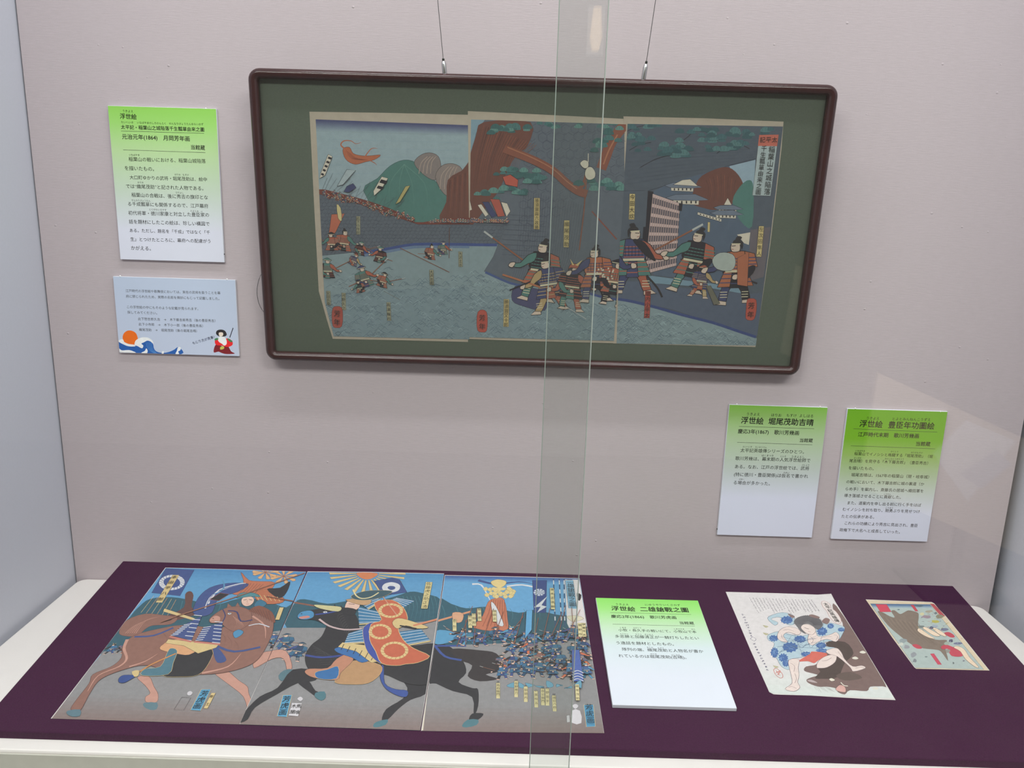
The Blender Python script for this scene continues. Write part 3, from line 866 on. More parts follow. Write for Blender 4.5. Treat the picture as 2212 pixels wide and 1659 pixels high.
def ripples(P, poly_px, n, col, rnd, lw=.6, ln=16):
    Q = np.array(poly_px); lo, hi = Q.min(0), Q.max(0)
    k = 0
    P.begin(poly_px)
    while k < n:
        x, y = rnd.uniform(lo[0], hi[0]), rnd.uniform(lo[1], hi[1])
        c = False
        for i in range(len(Q)):
            a, b_ = Q[i], Q[i - 1]
            if (a[1] > y) != (b_[1] > y) and x < (b_[0] - a[0]) * (y - a[1]) / (b_[1] - a[1]) + a[0]: c = not c
        k += 1
        if not c: continue
        l = ln * rnd.uniform(.5, 1.3); h = l * rnd.uniform(.10, .26)
        P.stroke([(x - l / 2, y + h), (x - l * .2, y - h * .3), (x, y - h), (x + l * .22, y + h * .4), (x + l / 2, y + h)], lw, col, sm=2)
    P.end()
SLATE, SLATE_D = (78, 84, 94), (52, 56, 68)
WATER, WATER_D = (110, 125, 130), (66, 82, 98)
SKY = (124, 139, 146)
RED, REDD, GRN, PINE = (148, 76, 58), (104, 52, 44), (66, 104, 98), (60, 96, 96)
SKIN, INK, BLU, OCH, CRM = (176, 154, 138), (38, 36, 42), (54, 58, 92), (150, 124, 84), (178, 166, 150)
CART = (172, 150, 98)
PALS = [(RED, GRN, SKIN, INK), (GRN, RED, SKIN, BLU), (BLU, OCH, SKIN, RED), (INK, RED, SKIN, GRN), ((150, 84, 56), BLU, SKIN, INK)]
FG = 1.42
rn = random.Random(7)

def cartouche(P, key, a, b_, wpx, txt, col=CART, tpx=None, z=8e-4, line=(60, 50, 40)):
    """narrow name slip from a (top) to b (bottom) with a column of characters"""
    dx = wpx / 2
    P.poly([(a[0] - dx, a[1]), (a[0] + dx, a[1] + dx * .05), (b_[0] + dx, b_[1] + dx * .05), (b_[0] - dx, b_[1])], col, 0, line, .5)
    if txt: vtext(key, txt, P.pl, a, b_, tpx or wpx * .95, z=z)

def pine(P, c, n, rx, ry, rnd, cols=(PINE, (50, 84, 84), (78, 116, 110))):
    for k in range(n):
        x, y = c[0] + rnd.uniform(-1, 1) * rx, c[1] + rnd.uniform(-1, 1) * ry
        r = rnd.uniform(7, 13)
        P.poly([(x - r, y + r * .35), (x - r * .6, y - r * .3), (x, y - r * .5), (x + r * .6, y - r * .3), (x + r, y + r * .35), (x, y + r * .5)], cols[k % 3], 2)
        for q in range(3): P.stroke([(x + (q - 1) * r * .5, y + r * .3), (x + (q - 1) * r * .7, y - r * .35)], .5, (44, 70, 72), 0)

# ---- left sheet
o_l = cL([(80, 62), (600, 70), (1098, 82), (1112, 300), (1108, 900), (1098, 1540), (700, 1530), (230, 1520), (205, 1440), (190, 1390), (165, 1300), (140, 1215), (112, 700)])
shl = sheet('print_sheet', fp, o_l, FR, M_paper, MZ + .0001, MZ + .0004)
PARENTS['f_l'] = shl; KEY[shl.name] = 'f_l'
PL_ = Painter(Plane(FR.o + FR.n * (MZ + .0004), FR.ex, FR.ey), cL([(124, 112), (1112, 150), (1108, 1520), (240, 1500), (182, 1280), (150, 640)]), FG, sat=.85)
P = PL_
P.poly(cL([(120, 100), (1120, 140), (1120, 1540), (120, 1540)]), SKY)
P.grad(cL([(120, 105), (1115, 145), (1115, 215), (120, 185)]), (52, 52, 92), SKY, 8)
for k in range(5): P.stroke(cL([(200, 240 + k * 55), (600, 250 + k * 52), (1060, 262 + k * 50)]), .5, (112, 132, 146), 2)
# hills and bluff
P.poly(cL([(430, 570), (520, 490), (600, 410), (690, 372), (770, 392), (850, 470), (960, 590), (950, 700), (930, 780), (600, 760)]), GRN, 3, (40, 62, 62))
for x in (600, 660, 740, 820): P.stroke(cL([(690, 400), (x, 520), (x * 1.1 - 60, 680)]), .9, (88, 128, 116), 3, True)
P.poly(cL([(755, 395), (790, 345), (850, 325), (910, 350), (925, 430), (890, 500), (820, 470)]), (112, 100, 98), 3, (48, 44, 44))
P.poly(cL([(890, 480), (930, 410), (1000, 395), (1060, 430), (1050, 520), (980, 600), (930, 570)]), (118, 104, 100), 3, (48, 44, 44))
for k in range(4):
    P.stroke(cL([(785 + k * 25, 460), (800 + k * 22, 390), (840 + k * 18, 350)]), 1.3, (150, 128, 116), 3)
    P.stroke(cL([(920 + k * 28, 560), (930 + k * 26, 470), (975 + k * 18, 415)]), 1.3, (150, 128, 116), 3)
BLUFF, BLUFF_L = (96, 58, 50), (126, 72, 54)
P.poly(cL([(920, 760), (960, 640), (970, 500), (1060, 440), (1120, 400), (1120, 800)]), BLUFF, 3)
for k in range(9): P.stroke(cL([(985 + k * 16, 500 - k * 8), (975 + k * 17, 620), (960 + k * 19, 740)]), 1.0, BLUFF_L if k % 2 else (64, 40, 38), 3, True)
# far bank crowd and rampart
P.poly(cL([(140, 560), (300, 590), (480, 640), (640, 700), (760, 770), (930, 752), (1120, 742), (1120, 800), (700, 800), (140, 650)]), REDD, 3)
wall_l = cL([(140, 590), (330, 632), (520, 690), (660, 745), (780, 785), (1120, 786), (1120, 905), (760, 905), (600, 930), (520, 948), (140, 985)])
P.poly(wall_l, SLATE, 0, SLATE_D)
stones(P, wall_l, 9.0, SLATE_D, rn, .5)
for k in range(46):
    t = rn.random()
    x = 150 + t * 610; y = 590 + t * 175 + rn.uniform(-42, 10) * (1 - t * .5)
    P.soldier(cL([(x, y + 20)])[0], rn.uniform(11, 17), rn.choice(PALS[:1] + PALS[4:] + PALS[:2]), rn.choice((1, -1)), rn.uniform(-.3, .3), 0, rn, 0, True, line=None)
for k in range(16):
    P.soldier(cL([(860 + k * 16, 782)])[0], rn.uniform(8, 13), rn.choice(PALS), rn.choice((1, -1)), 0, 0, rn, 0, True, line=None)
for k in range(22):
    x = 160 + k * 22 + rn.uniform(-8, 8); y = 560 + k * 7
    P.stroke(cL([(x, y), (x + rn.uniform(20, 110), y - rn.uniform(50, 130))]), .45, (62, 66, 74), 0)
# banners
P.poly(cL([(205, 335), (232, 350), (185, 470), (150, 490), (158, 455)]), CRM, 0, INK)
for k in range(5): P.poly(cL([(208 - k * 11, 350 + k * 26), (228 - k * 12, 358 + k * 26), (222 - k * 12, 370 + k * 26), (202 - k * 11, 362 + k * 26)]), INK)
P.poly(cL([(325, 432), (382, 438), (300, 530), (262, 540)]), (136, 146, 150), 0, INK)
P.poly(cL([(325, 540), (365, 522), (385, 548), (340, 580), (305, 575)]), BLU, 0, INK)
P.poly(cL([(548, 478), (588, 490), (545, 560), (500, 600), (495, 570)]), CRM, 0, INK)
P.poly(cL([(545, 495), (585, 507), (572, 528), (532, 516)]), INK); P.poly(cL([(525, 535), (562, 545), (550, 562), (515, 552)]), INK)
P.poly(cL([(700, 540), (730, 535), (665, 640), (635, 655)]), (150, 136, 84), 0, INK)
# drifting orange streamer
P.poly(cL([(300, 300), (340, 290), (365, 330), (420, 345), (470, 345), (540, 340), (500, 370), (440, 385), (380, 400), (330, 380), (305, 345)]), (158, 84, 56), 3, (90, 48, 40))
P.stroke(cL([(310, 300), (285, 275), (305, 250), (350, 250), (380, 268), (415, 260)]), 3.2, (158, 84, 56), 4, True)
P.stroke(cL([(440, 350), (480, 300), (520, 298)]), 2.6, (158, 84, 56), 4, True)
P.stroke(cL([(460, 370), (500, 390), (515, 405)]), 2.4, (158, 84, 56), 4, True)
for k in range(4): P.stroke(cL([(320 + k * 8, 310 + k * 6), (350 + k * 10, 360), (420 + k * 12, 372)]), .6, (112, 56, 44), 3)
# water
P.poly(cL([(140, 985), (430, 965), (600, 930), (760, 905), (1120, 905), (1120, 1545), (140, 1545)]), WATER)
P.stroke(cL([(420, 968), (600, 938), (760, 912), (1000, 912), (1118, 914)]), 6, (52, 66, 116), 3)
P.stroke(cL([(430, 985), (600, 956), (760, 930), (1000, 928), (1118, 930)]), 5, (84, 102, 130), 3)
wat_l = cL([(180, 1100), (640, 1060), (700, 1150), (1108, 1100), (1108, 1525), (240, 1510), (185, 1300)])
P.poly(cL([(170, 1240), (600, 1200), (1120, 1190), (1120, 1545), (170, 1545)]), (104, 120, 127), 0)
ripples(P, wat_l, 430, WATER_D, rn, .55, 15)
ripples(P, wat_l, 90, (128, 146, 150), rn, .7, 13)
# wading soldiers
P.poly(cL([(225, 720), (310, 715), (255, 830), (200, 900), (215, 800)]), (160, 84, 62), 0, INK)
P.poly(cL([(258, 655), (285, 680), (292, 760), (268, 745)]), (176, 158, 108), 2, INK)
for (x, y, h, pi, fl, ln_, sp, hat) in [(300, 1000, 62, 0, 1, .1, 0, 1), (400, 1010, 40, 3, 1, .2, 1, 0), (230, 990, 52, 0, -1, 0, 1, 0), (525, 1060, 46, 3, -1, -.15, 1, 0), (470, 1225, 62, 1, 1, -.3, 1, 0),
                                     (540, 1215, 44, 0, 1, .25, 1, 0), (420, 1245, 36, 0, -1, .2, 0, 0), (850, 1040, 44, 0, 1, .15, 1, 1), (940, 1005, 38, 1, 1, 0, 0, 0), (205, 1170, 58, 3, 1, 0, 1, 0), (350, 1070, 36, 2, 1, .4, 0, 0)]:
    P.soldier(cL([(x, y)])[0], h, PALS[pi], fl, ln_, sp, rn, hat, True)
P.stroke(cL([(978, 1000), (980, 805)]), 1.1, (96, 60, 48), 0)
P.stroke(cL([(665, 935), (980, 1090)]), 1.4, (110, 66, 50), 0); P.stroke(cL([(560, 1210), (665, 1268)]), 1.0, (96, 92, 90), 0)
for (a, b_, t) in [((397, 732), (397, 848), '此下小市郎'), ((1050, 958), (1052, 1055), '大沢主水'), ((865, 1075), (868, 1170), '大沢左衛'), ((205, 1210), (210, 1300), '安田兵衛'), ((303, 1222), (306, 1332), '河野久之'), ((590, 1282), (595, 1400), '高津権内')]:
    cartouche(P, 'f_l', *cL([a, b_]), 8.5, t, (136, 132, 108))
P.poly(cL([(235, 1318), (262, 1308), (292, 1318), (298, 1370), (292, 1435), (262, 1446), (235, 1435), (228, 1370)]), (150, 66, 56), 2, (90, 40, 38)); vtext('f_l', '芳年', P.pl, *cL([(263, 1325), (263, 1435)]), 15)
P.stroke(cL([(250, 1480), (268, 1470), (288, 1480), (268, 1500), (250, 1480)]), .7, INK, 0)
P.build('printed_picture', shl, MZ + .00042); ZOFF[KEY[shl.name]] = P.top

# ---- middle sheet
o_m = cL([(1097, 58), (1400, 72)]) + cR([(150, 85), (585, 108), (600, 300), (560, 900), (521, 1548)]) + cL([(1400, 1532), (1098, 1520), (1106, 900)])
shm = sheet('print_sheet', fp, o_m, FR, M_paper, MZ + .00045, MZ + .0007)
PARENTS['f_m'] = shm; KEY[shm.name] = 'f_m'
P = Painter(Plane(FR.o + FR.n * (MZ + .0007), FR.ex, FR.ey), cL([(1113, 112), (1300, 118)]) + cR([(600, 140), (590, 500), (521, 1530)]) + cL([(1100, 1505), (1108, 900)]), FG, sat=.85)
P.poly(cL([(1090, 100), (2100, 100), (2100, 1560), (1090, 1560)]), (79, 85, 95))
P.poly(cL([(1100, 100), (1210, 110), (1150, 200), (1120, 330), (1100, 420)]), (104, 128, 142), 0)
keep = cR([(-30, 110), (610, 110), (600, 1250), (470, 1230), (280, 1160), (-40, 1100), (-110, 700), (-60, 400)])
stones(P, cL([(1490, 120)]) + cR([(610, 120), (560, 600), (300, 560), (170, 700), (-60, 980), (-60, 560), (-20, 330)]), 20, (56, 60, 74), rn, .7, .9)
for k in range(26):
    x = 1440 + k * 16; P.stroke(cL([(x, 560 + k * 4), (x - 30 - k, 1000), (x - 60 - k * 2, 1130)]), .45, (58, 62, 76), 2)
for k in range(9):
    P.stroke(cL([(1330 - k * 2, 720 + k * 32), (1600, 735 + k * 32)]), .6, (58, 64, 80), 0)
# bluff and old pine
P.poly(cL([(1100, 420), (1150, 220), (1200, 130), (1500, 130), (1480, 280), (1420, 330), (1360, 420), (1300, 560), (1240, 640), (1150, 760), (1100, 780)]), BLUFF, 3)
for k in range(22):
    x = 1130 + k * 14; P.stroke(cL([(x + 70 + k * 2, 150 + k * 6), (x + 20, 360), (x - 10, 560 - k * 6)]), rn.uniform(.7, 1.5), rn.choice((BLUFF_L, (66, 42, 40), (120, 66, 50))), 3, True)
BR = (116, 66, 52)
P.stroke(cR([(-180, 300), (0, 370), (130, 440), (220, 520), (290, 570), (350, 590)]), 17, BR, 4)
P.stroke(cR([(-160, 290), (0, 358), (130, 428), (220, 508), (290, 560)]), 2, (146, 92, 66), 4)
P.stroke(cR([(290, 570), (330, 520), (345, 470)]), 8, BR, 4); P.stroke(cR([(440, 430), (470, 350), (510, 250), (600, 130)]), 22, BR, 4); P.stroke(cR([(455, 400), (490, 310), (545, 210)]), 3, (146, 92, 66), 4)
for (x, y, n, rx, ry) in [(1300, 180, 8, 36, 6), (1390, 165, 8, 40, 6), (1350, 450, 9, 28, 10), (1450, 460, 8, 38, 12), (1220, 590, 6, 25, 10), (1390, 570, 8, 30, 8), (1520, 490, 5, 20, 8)]:
    pine(P, cL([(x, y)])[0], n, rx, ry, rn)
for (x, y, n, rx, ry) in [(60, 150, 7, 40, 6), (400, 160, 8, 40, 10), (430, 280, 8, 14, 28), (420, 520, 9, 42, 14), (530, 540, 6, 14, 8), (520, 200, 4, 14, 16), (40, 490, 5, 24, 8)]:
    pine(P, cR([(x, y)])[0], n, rx, ry, rn)
# bundles, hangings and crowd under the pine
for (q, c) in [([(1160, 660), (1185, 655), (1230, 720), (1210, 735)], CRM), ([(1190, 640), (1230, 640), (1285, 730), (1250, 740)], BLU), ([(1240, 620), (1300, 625), (1335, 730), (1290, 735)], (150, 70, 58)),
               ([(1310, 640), (1350, 650), (1370, 700), (1345, 735)], CRM), ([(1090, 600), (1105, 600), (1125, 690), (1110, 695)], CRM), ([(1320, 480), (1370, 465), (1420, 500), (1415, 545), (1340, 530)], (160, 70, 56))]:
    P.poly(cL(q), c, 0, INK)
for k in range(18): P.soldier(cL([(1110 + k * 14, 782)])[0], rn.uniform(9, 15), rn.choice(PALS), rn.choice((1, -1)), 0, 0, rn, 0, True, line=None)
far = cL([(1090, 786), (1350, 790), (1285, 910), (1090, 905)])
P.poly(far, SLATE, 0, SLATE_D); stones(P, far, 9, SLATE_D, rn, .5)
# water
P.poly(cL([(1090, 905), (1290, 912), (1260, 990), (1200, 1085), (1380, 1160), (1480, 1180)]) + cR([(280, 1190), (420, 1240), (560, 1260), (560, 1560)]) + cL([(1090, 1560)]), WATER)
P.stroke(cL([(1095, 914), (1285, 916)]), 6, (52, 66, 116), 0); P.stroke(cL([(1210, 1090), (1370, 1160), (1480, 1180)]), 5, (56, 72, 116), 3); P.stroke(cR([(300, 1205), (430, 1245), (560, 1268)]), 5, (52, 66, 112), 3)
P.poly(cL([(1090, 1240), (1500, 1240)]) + cR([(540, 1330), (540, 1560)]) + cL([(1090, 1560)]), (104, 120, 127))
wat_m = cL([(1100, 1060), (1200, 1110), (1480, 1200)]) + cR([(520, 1320), (520, 1540)]) + cL([(1100, 1520)])
ripples(P, wat_m, 420, WATER_D, rn, .55, 17); ripples(P, wat_m, 110, (130, 148, 152), rn, .8, 15)
# gourd on a staff
P.stroke(cR([(300, 950), (330, 700), (345, 500)]), 2.4, (118, 70, 54), 0)
P.poly(cR([(305, 395), (330, 372), (358, 385), (356, 418), (330, 425)]), CRM, 3, INK); P.poly(cR([(336, 455), (350, 422), (380, 418), (402, 450), (398, 485), (365, 500), (342, 485)]), CRM, 3, INK); P.stroke(cR([(357, 385), (358, 330)]), 1.6, CRM, 0)
# warriors
P.poly(cR([(-110, 1180), (0, 1190), (90, 1230), (80, 1335), (-50, 1310), (-130, 1270)]), (62, 62, 92), 3, INK)
for (x, y, h, pi, fl, ln_, sp, hat) in [(20, 1270, 130, 0, -1, -.12, 1, 1), (130, 1340, 118, 2, -1, .18, 0, 1), (230, 1330, 100, 3, 1, .1, 0, 2), (400, 1275, 118, 4, -1, .05, 0, 1), (500, 1300, 100, 0, 1, .12, 0, 0)]:
    P.soldier(cR([(x, y)])[0], h, PALS[pi], fl, ln_, sp, rn, hat, False)
P.stroke(cL([(1320, 1105), (1460, 1150), (1560, 1185)]), 4.0, (148, 88, 60), 2); P.stroke(cL([(1365, 1205), (1500, 1150)]), 3.0, INK, 0)
P.stroke(cR([(380, 700), (540, 880)]), 3, (112, 62, 52), 0); P.stroke(cR([(215, 1310), (345, 1390)]), 1.4, (150, 150, 150), 0)
for k in range(24):
    x, y = 385 + rn.uniform(0, 130), 1060 + rn.uniform(0, 70)
    P.poly(cR([(x, y), (x + 9, y + 2), (x + 7, y + 11), (x - 2, y + 9)]), (170, 160, 140))
cartouche(P, 'f_m', *cL([(1540, 615), (1538, 815)]), 12.5, '勝須賀與六政勝'); cartouche(P, 'f_m', *cR([(220, 758), (216, 930)]), 11.5, '織尾茂助'); cartouche(P, 'f_m', *cL([(1345, 1262), (1342, 1438)]), 11.5, '勝須賀又十郎')
P.poly(cL([(1162, 1345), (1190, 1330), (1218, 1345), (1224, 1400), (1218, 1465), (1190, 1474), (1160, 1462), (1155, 1400)]), (160, 66, 54), 2, (90, 40, 38)); vtext('f_m', '芳年', P.pl, *cL([(1190, 1352), (1190, 1462)]), 15)
P.build('printed_picture', shm, MZ + .00072); ZOFF[KEY[shm.name]] = P.top

# ---- right sheet
o_r = cR([(585, 92), (1100, 104), (1613, 126), (1600, 300), (1530, 900), (1432, 1573), (1000, 1562), (518, 1550), (560, 900), (598, 300)])
shr = sheet('print_sheet', fp, o_r, FR, M_paper, MZ + .0001, MZ + .0004)
PARENTS['f_r'] = shr; KEY[shr.name] = 'f_r'
P = Painter(Plane(FR.o + FR.n * (MZ + .0004), FR.ex, FR.ey), cR([(585, 140), (1604, 158), (1520, 900), (1430, 1560), (518, 1546), (560, 900)]), FG, sat=.85)
DK = (70, 77, 88)
P.poly(cR([(480, 100), (1700, 100), (1700, 1600), (480, 1600)]), DK)
for k in range(13): P.stroke(cR([(600, 190 + k * 28), (1000, 200 + k * 22), (1550, 220 + k * 16)]), .5, (64, 70, 86), 0)
P.stroke(cR([(560, 570), (720, 568)]), .8, (48, 52, 64), 0); P.stroke(cR([(740, 570), (1270, 405), (1430, 365)]), 1.0, (48, 52, 64), 0)
# view through the gateway
view = cR([(760, 580), (880, 520), (1260, 410), (1425, 372), (1412, 640), (1395, 810), (1385, 1215), (1200, 1200), (960, 1130), (780, 1110), (740, 1000)])
P.poly(view, (70, 82, 100))
P.poly(cR([(1260, 412), (1428, 370), (1415, 600), (1320, 520)]), (122, 140, 154), 0)
P.poly(cR([(1020, 640), (1060, 500), (1150, 440), (1250, 418), (1320, 470), (1355, 560), (1300, 640), (1180, 690), (1100, 680)]), BLUFF, 3)
for k in range(9): P.stroke(cR([(1110 + k * 24, 460 + abs(k - 4) * 10), (1130 + k * 20, 560), (1110 + k * 24, 650)]), .9, BLUFF_L if k % 2 else (70, 44, 42), 3, True)
P.poly(cR([(1280, 640), (1330, 540), (1390, 500), (1415, 560), (1405, 800), (1330, 760)]), GRN, 3)
for (x, y, s_) in [(960, 545, 1.0), (985, 625, 1.15), (1250, 685, .8), (1240, 720, .9)]:
    P.poly(cR([(x - 75 * s_, y), (x + 70 * s_, y + 5), (x + 68 * s_, y + 30 * s_), (x - 70 * s_, y + 24 * s_)]), CRM, 0, INK)
    P.poly(cR([(x - 115 * s_, y - 10 * s_), (x - 60 * s_, y - 28 * s_), (x + 50 * s_, y - 30 * s_), (x + 125 * s_, y + 2 * s_), (x + 60 * s_, y + 8), (x - 80 * s_, y + 4)]), (92, 100, 116), 0, INK)
    for k in range(5): P.poly(cR([(x - 55 * s_ + k * 26 * s_, y + 8 * s_), (x - 47 * s_ + k * 26 * s_, y + 8 * s_), (x - 47 * s_ + k * 26 * s_, y + 22 * s_), (x - 55 * s_ + k * 26 * s_, y + 22 * s_)]), INK)
P.poly(cR([(900, 530), (960, 500), (1010, 495), (1060, 540)]), CRM, 0, INK); P.poly(cR([(1225, 660), (1250, 615), (1275, 660)]), CRM, 0, INK)
P.poly(cR([(1058, 705), (1210, 750), (1208, 768), (1056, 722)]), CRM, 0, INK)
for k in range(7): P.poly(cR([(1072 + k * 20, 715 + k * 6), (1080 + k * 20, 717 + k * 6), (1080 + k * 20, 724 + k * 6), (1072 + k * 20, 722 + k * 6)]), INK)
P.poly(cR([(1310, 850), (1395, 835), (1385, 915), (1355, 905)]), CRM, 0)
P.poly(cR([(740, 1110), (960, 1140), (1380, 1190), (1375, 1232), (1100, 1185), (760, 1160)]), (98, 122, 138))
# lattice gate leaf
G0 = [(770, 588), (945, 650), (920, 1050), (718, 1105)]
P.poly(cR([(740, 570), (775, 575), (770, 640), (720, 1100), (705, 1100)]), INK); P.poly(cR(G0), (84, 76, 84), 0, INK)
def gl(u, v):
    a = np.array(G0[0]) + (np.array(G0[1]) - np.array(G0[0])) * u; d = np.array(G0[3]) + (np.array(G0[2]) - np.array(G0[3])) * u
    return tuple(a + (d - a) * v)
for v0 in np.linspace(0, .95, 9):
    P.poly(cR([gl(0, v0), gl(1, v0), gl(1, v0 + .045), gl(0, v0 + .045)]), (172, 144, 140), 0, (66, 54, 56), .4)
for u0 in np.linspace(.02, .97, 13):
    P.stroke(cR([gl(u0, .02), gl(u0 - .01, .99)]), 1.5, (150, 124, 120), 0)
for q in ([(938, 648), (962, 650), (955, 700), (935, 695)], [(710, 800), (728, 800), (722, 890), (704, 885)]): P.poly(cR(q), INK)
P.poly(cR([(1410, 600), (1560, 600), (1600, 150), (1450, 160)]), DK); P.poly(cR([(1395, 820), (1525, 800), (1480, 1120), (1380, 1150)]), (90, 82, 88), 0)
# pine sprays above
for (a, b_) in [((600, 190), (760, 150)), ((690, 420), (880, 340)), ((880, 340), (1000, 220)), ((1000, 220), (1080, 160)), ((620, 310), (760, 260)), ((1180, 330), (1290, 280)), ((1290, 280), (1390, 300))]:
    P.stroke(cR([a, ((a[0] + b_[0]) / 2, (a[1] + b_[1]) / 2 - 12), b_]), 1.3, (46, 44, 50), 3)
for (x, y, n, rx, ry) in [(690, 220, 11, 26, 16), (820, 290, 14, 60, 8), (900, 320, 8, 30, 8), (1060, 210, 12, 42, 16), (1240, 210, 14, 46, 12), (1330, 270, 9, 24, 10), (1180, 290, 8, 36, 6), (1450, 190, 6, 26, 8), (720, 160, 5, 30, 4)]:
    pine(P, cR([(x, y)])[0], n, rx, ry, rn, ((58, 88, 94), (52, 78, 84), (70, 102, 104)))
# ground and water
P.poly(cR([(480, 1150), (700, 1150), (960, 1190), (1390, 1230), (1470, 1220), (1440, 1500), (1200, 1430), (900, 1330), (480, 1240)]), (72, 80, 98))
P.poly(cR([(480, 1262), (640, 1285), (800, 1325), (960, 1372), (1150, 1420), (1300, 1470), (1440, 1515), (1440, 1600), (480, 1600)]), WATER)
P.stroke(cR([(520, 1258), (640, 1278), (800, 1318), (960, 1364), (1150, 1412), (1300, 1462), (1430, 1505)]), 6, (50, 62, 108), 3)
wat_r = cR([(520, 1290), (640, 1310), (960, 1395), (1300, 1490), (1430, 1530), (1430, 1560), (520, 1545)])
ripples(P, wat_r, 330, WATER_D, rn, .55, 17); ripples(P, wat_r, 90, (132, 150, 154), rn, .8, 15)
for (x, y, h, pi, fl, ln_, sp, hat) in [(640, 1225, 145, 1, 1, -.05, 1, 1), (980, 1215, 136, 0, -1, -.15, 0, 1), (1060, 1250, 70, 2, 1, .1, 0, 0), (1290, 1290, 140, 4, -1, .06, 0, 1)]:
    P.soldier(cR([(x, y)])[0], h, PALS[pi], fl, ln_, sp, rn, hat, False)
P.poly(cR([(1150, 1010), (1200, 965), (1280, 975), (1300, 1030), (1270, 1080), (1180, 1070)]), (140, 146, 140), 3, INK)
P.poly(cR([(1310, 1000), (1385, 960), (1375, 1180), (1310, 1170)]), (150, 84, 58), 0, INK); P.poly(cR([(1110, 1180), (1140, 1175), (1200, 1290), (1160, 1300)]), (92, 88, 76), 0, INK)
P.poly(cR([(640, 880), (720, 900), (790, 1015), (745, 1000), (700, 960)]), INK, 3)
P.stroke(cR([(730, 1110), (800, 1190), (830, 1250)]), 4.0, (44, 40, 42), 3)
cartouche(P, 'f_r', *cR([(640, 588), (635, 752)]), 12, '今田大炊'); cartouche(P, 'f_r', *cR([(1465, 795), (1448, 990)]), 11, '左次田隼人'); cartouche(P, 'f_r', *cR([(740, 1210), (732, 1382)]), 12, '堀内小平太', (150, 62, 54)); cartouche(P, 'f_r', *cR([(1130, 770), (1128, 832)]), 5, None)
P.poly(cR([(1375, 1265), (1402, 1258), (1432, 1268), (1434, 1330), (1420, 1390), (1390, 1398), (1365, 1385), (1368, 1320)]), (158, 66, 54), 2, (90, 40, 38)); vtext('f_r', '芳年', P.pl, *cR([(1402, 1275), (1394, 1388)]), 15)
# title slip
P.poly(cR([(1452, 212), (1576, 210), (1524, 602), (1408, 598)]), (140, 150, 152), 0, (70, 66, 66)); P.poly(cR([(1452, 212), (1576, 210), (1566, 284), (1443, 282)]), (168, 84, 70))
for k, ch in enumerate('太平記'): vtext('f_r', ch, P.pl, *cR([(1550 - k * 38, 222), (1548 - k * 38, 262)]), 12.5)
vtext('f_r', '稲葉山之城陥落', P.pl, *cR([(1534, 282), (1500, 596)]), 15); vtext('f_r', '千生瓢箪由来之圖', P.pl, *cR([(1484, 278), (1442, 596)]), 14)
P.build('printed_picture', shr, MZ + .00042); ZOFF[KEY[shr.name]] = P.top

# ================================================================ prints lying on the purple cloth
cA = crop(100, 1200, 3.568)
cB = crop(600, 1200, 3.0722)
TG = .92
def loose_print(key, outline, label, mat, z0, z1, clip, gain, group=None):
    """root Empty at the sheet's lower edge on the cloth; the sheet and the ink are its parts"""
    pl = BOARD.shifted(outline[-1], 0.0)
    t = empty('woodblock_print', pl.matrix())
    tag(t, label, 'print', group)
    sheet('paper_sheet', t, outline, pl, mat, z0, z1)
    q = Plane(pl.o + pl.n * z1, pl.ex, pl.ey)
    PARENTS[key] = t; KEY[t.name] = key
    return t, Painter(q, clip, gain, sat=.92, lift=.87)
SKYB, SKYL = (76, 142, 192), (66, 140, 194)
HILL, HILL_L = (36, 76, 92), (58, 112, 126)
GRD, GRDB = (128, 126, 128), (120, 98, 94)
HORSE, HORSE_L, HORSE_D = (130, 84, 72), (190, 132, 114), (88, 54, 50)
NAVY, WHT_, ORG, GOLD, BLK, TEAL = (48, 66, 124), (206, 206, 210), (196, 92, 60), (208, 178, 116), (34, 34, 38), (44, 98, 128)
FLESH = (222, 178, 158)
TRI = 'three-sheet horsemen prints'

# ---- left sheet: rider on a chestnut horse
oA = cA([(918, 95), (1460, 108), (2003, 127), (1745, 720), (1490, 1302), (760, 1280), (35, 1258), (480, 680)])
tA, P = loose_print('t_l', oA, 'horseman print with the chestnut horse, lying on the purple cloth', M_paper_light, .0002, .0005, cA([(921, 96), (1460, 108), (2003, 127), (1490, 1302), (42, 1257)]), TG, TRI)
P.poly(cA([(900, 90), (2020, 120), (1480, 1310), (20, 1270)]), SKYB)
P.grad(cA([(915, 95), (2005, 127), (1960, 230), (840, 200)]), (58, 122, 178), SKYB, 5)
P.poly(cA([(640, 480), (720, 390), (800, 335), (960, 320), (1120, 345), (1300, 380), (1500, 330), (1700, 350), (1850, 400), (1930, 320), (1960, 340), (1800, 700), (430, 780)]), HILL, 3)
for k in range(7): P.stroke(cA([(900 + k * 150, 350), (880 + k * 150, 420), (820 + k * 150, 520)]), 1.2, HILL_L, 3, True)
P.poly(cA([(930, 470), (1060, 400), (1070, 300), (1110, 275), (1135, 310), (1120, 400), (1180, 440), (1000, 500)]), HORSE_D, 3)
P.poly(cA([(440, 740), (900, 700), (1400, 640), (1860, 570), (1900, 560), (1480, 1320), (0, 1280)]), GRD)
P.grad(cA([(180, 1060), (1600, 1105), (1490, 1310), (20, 1270)]), GRD, GRDB, 7)
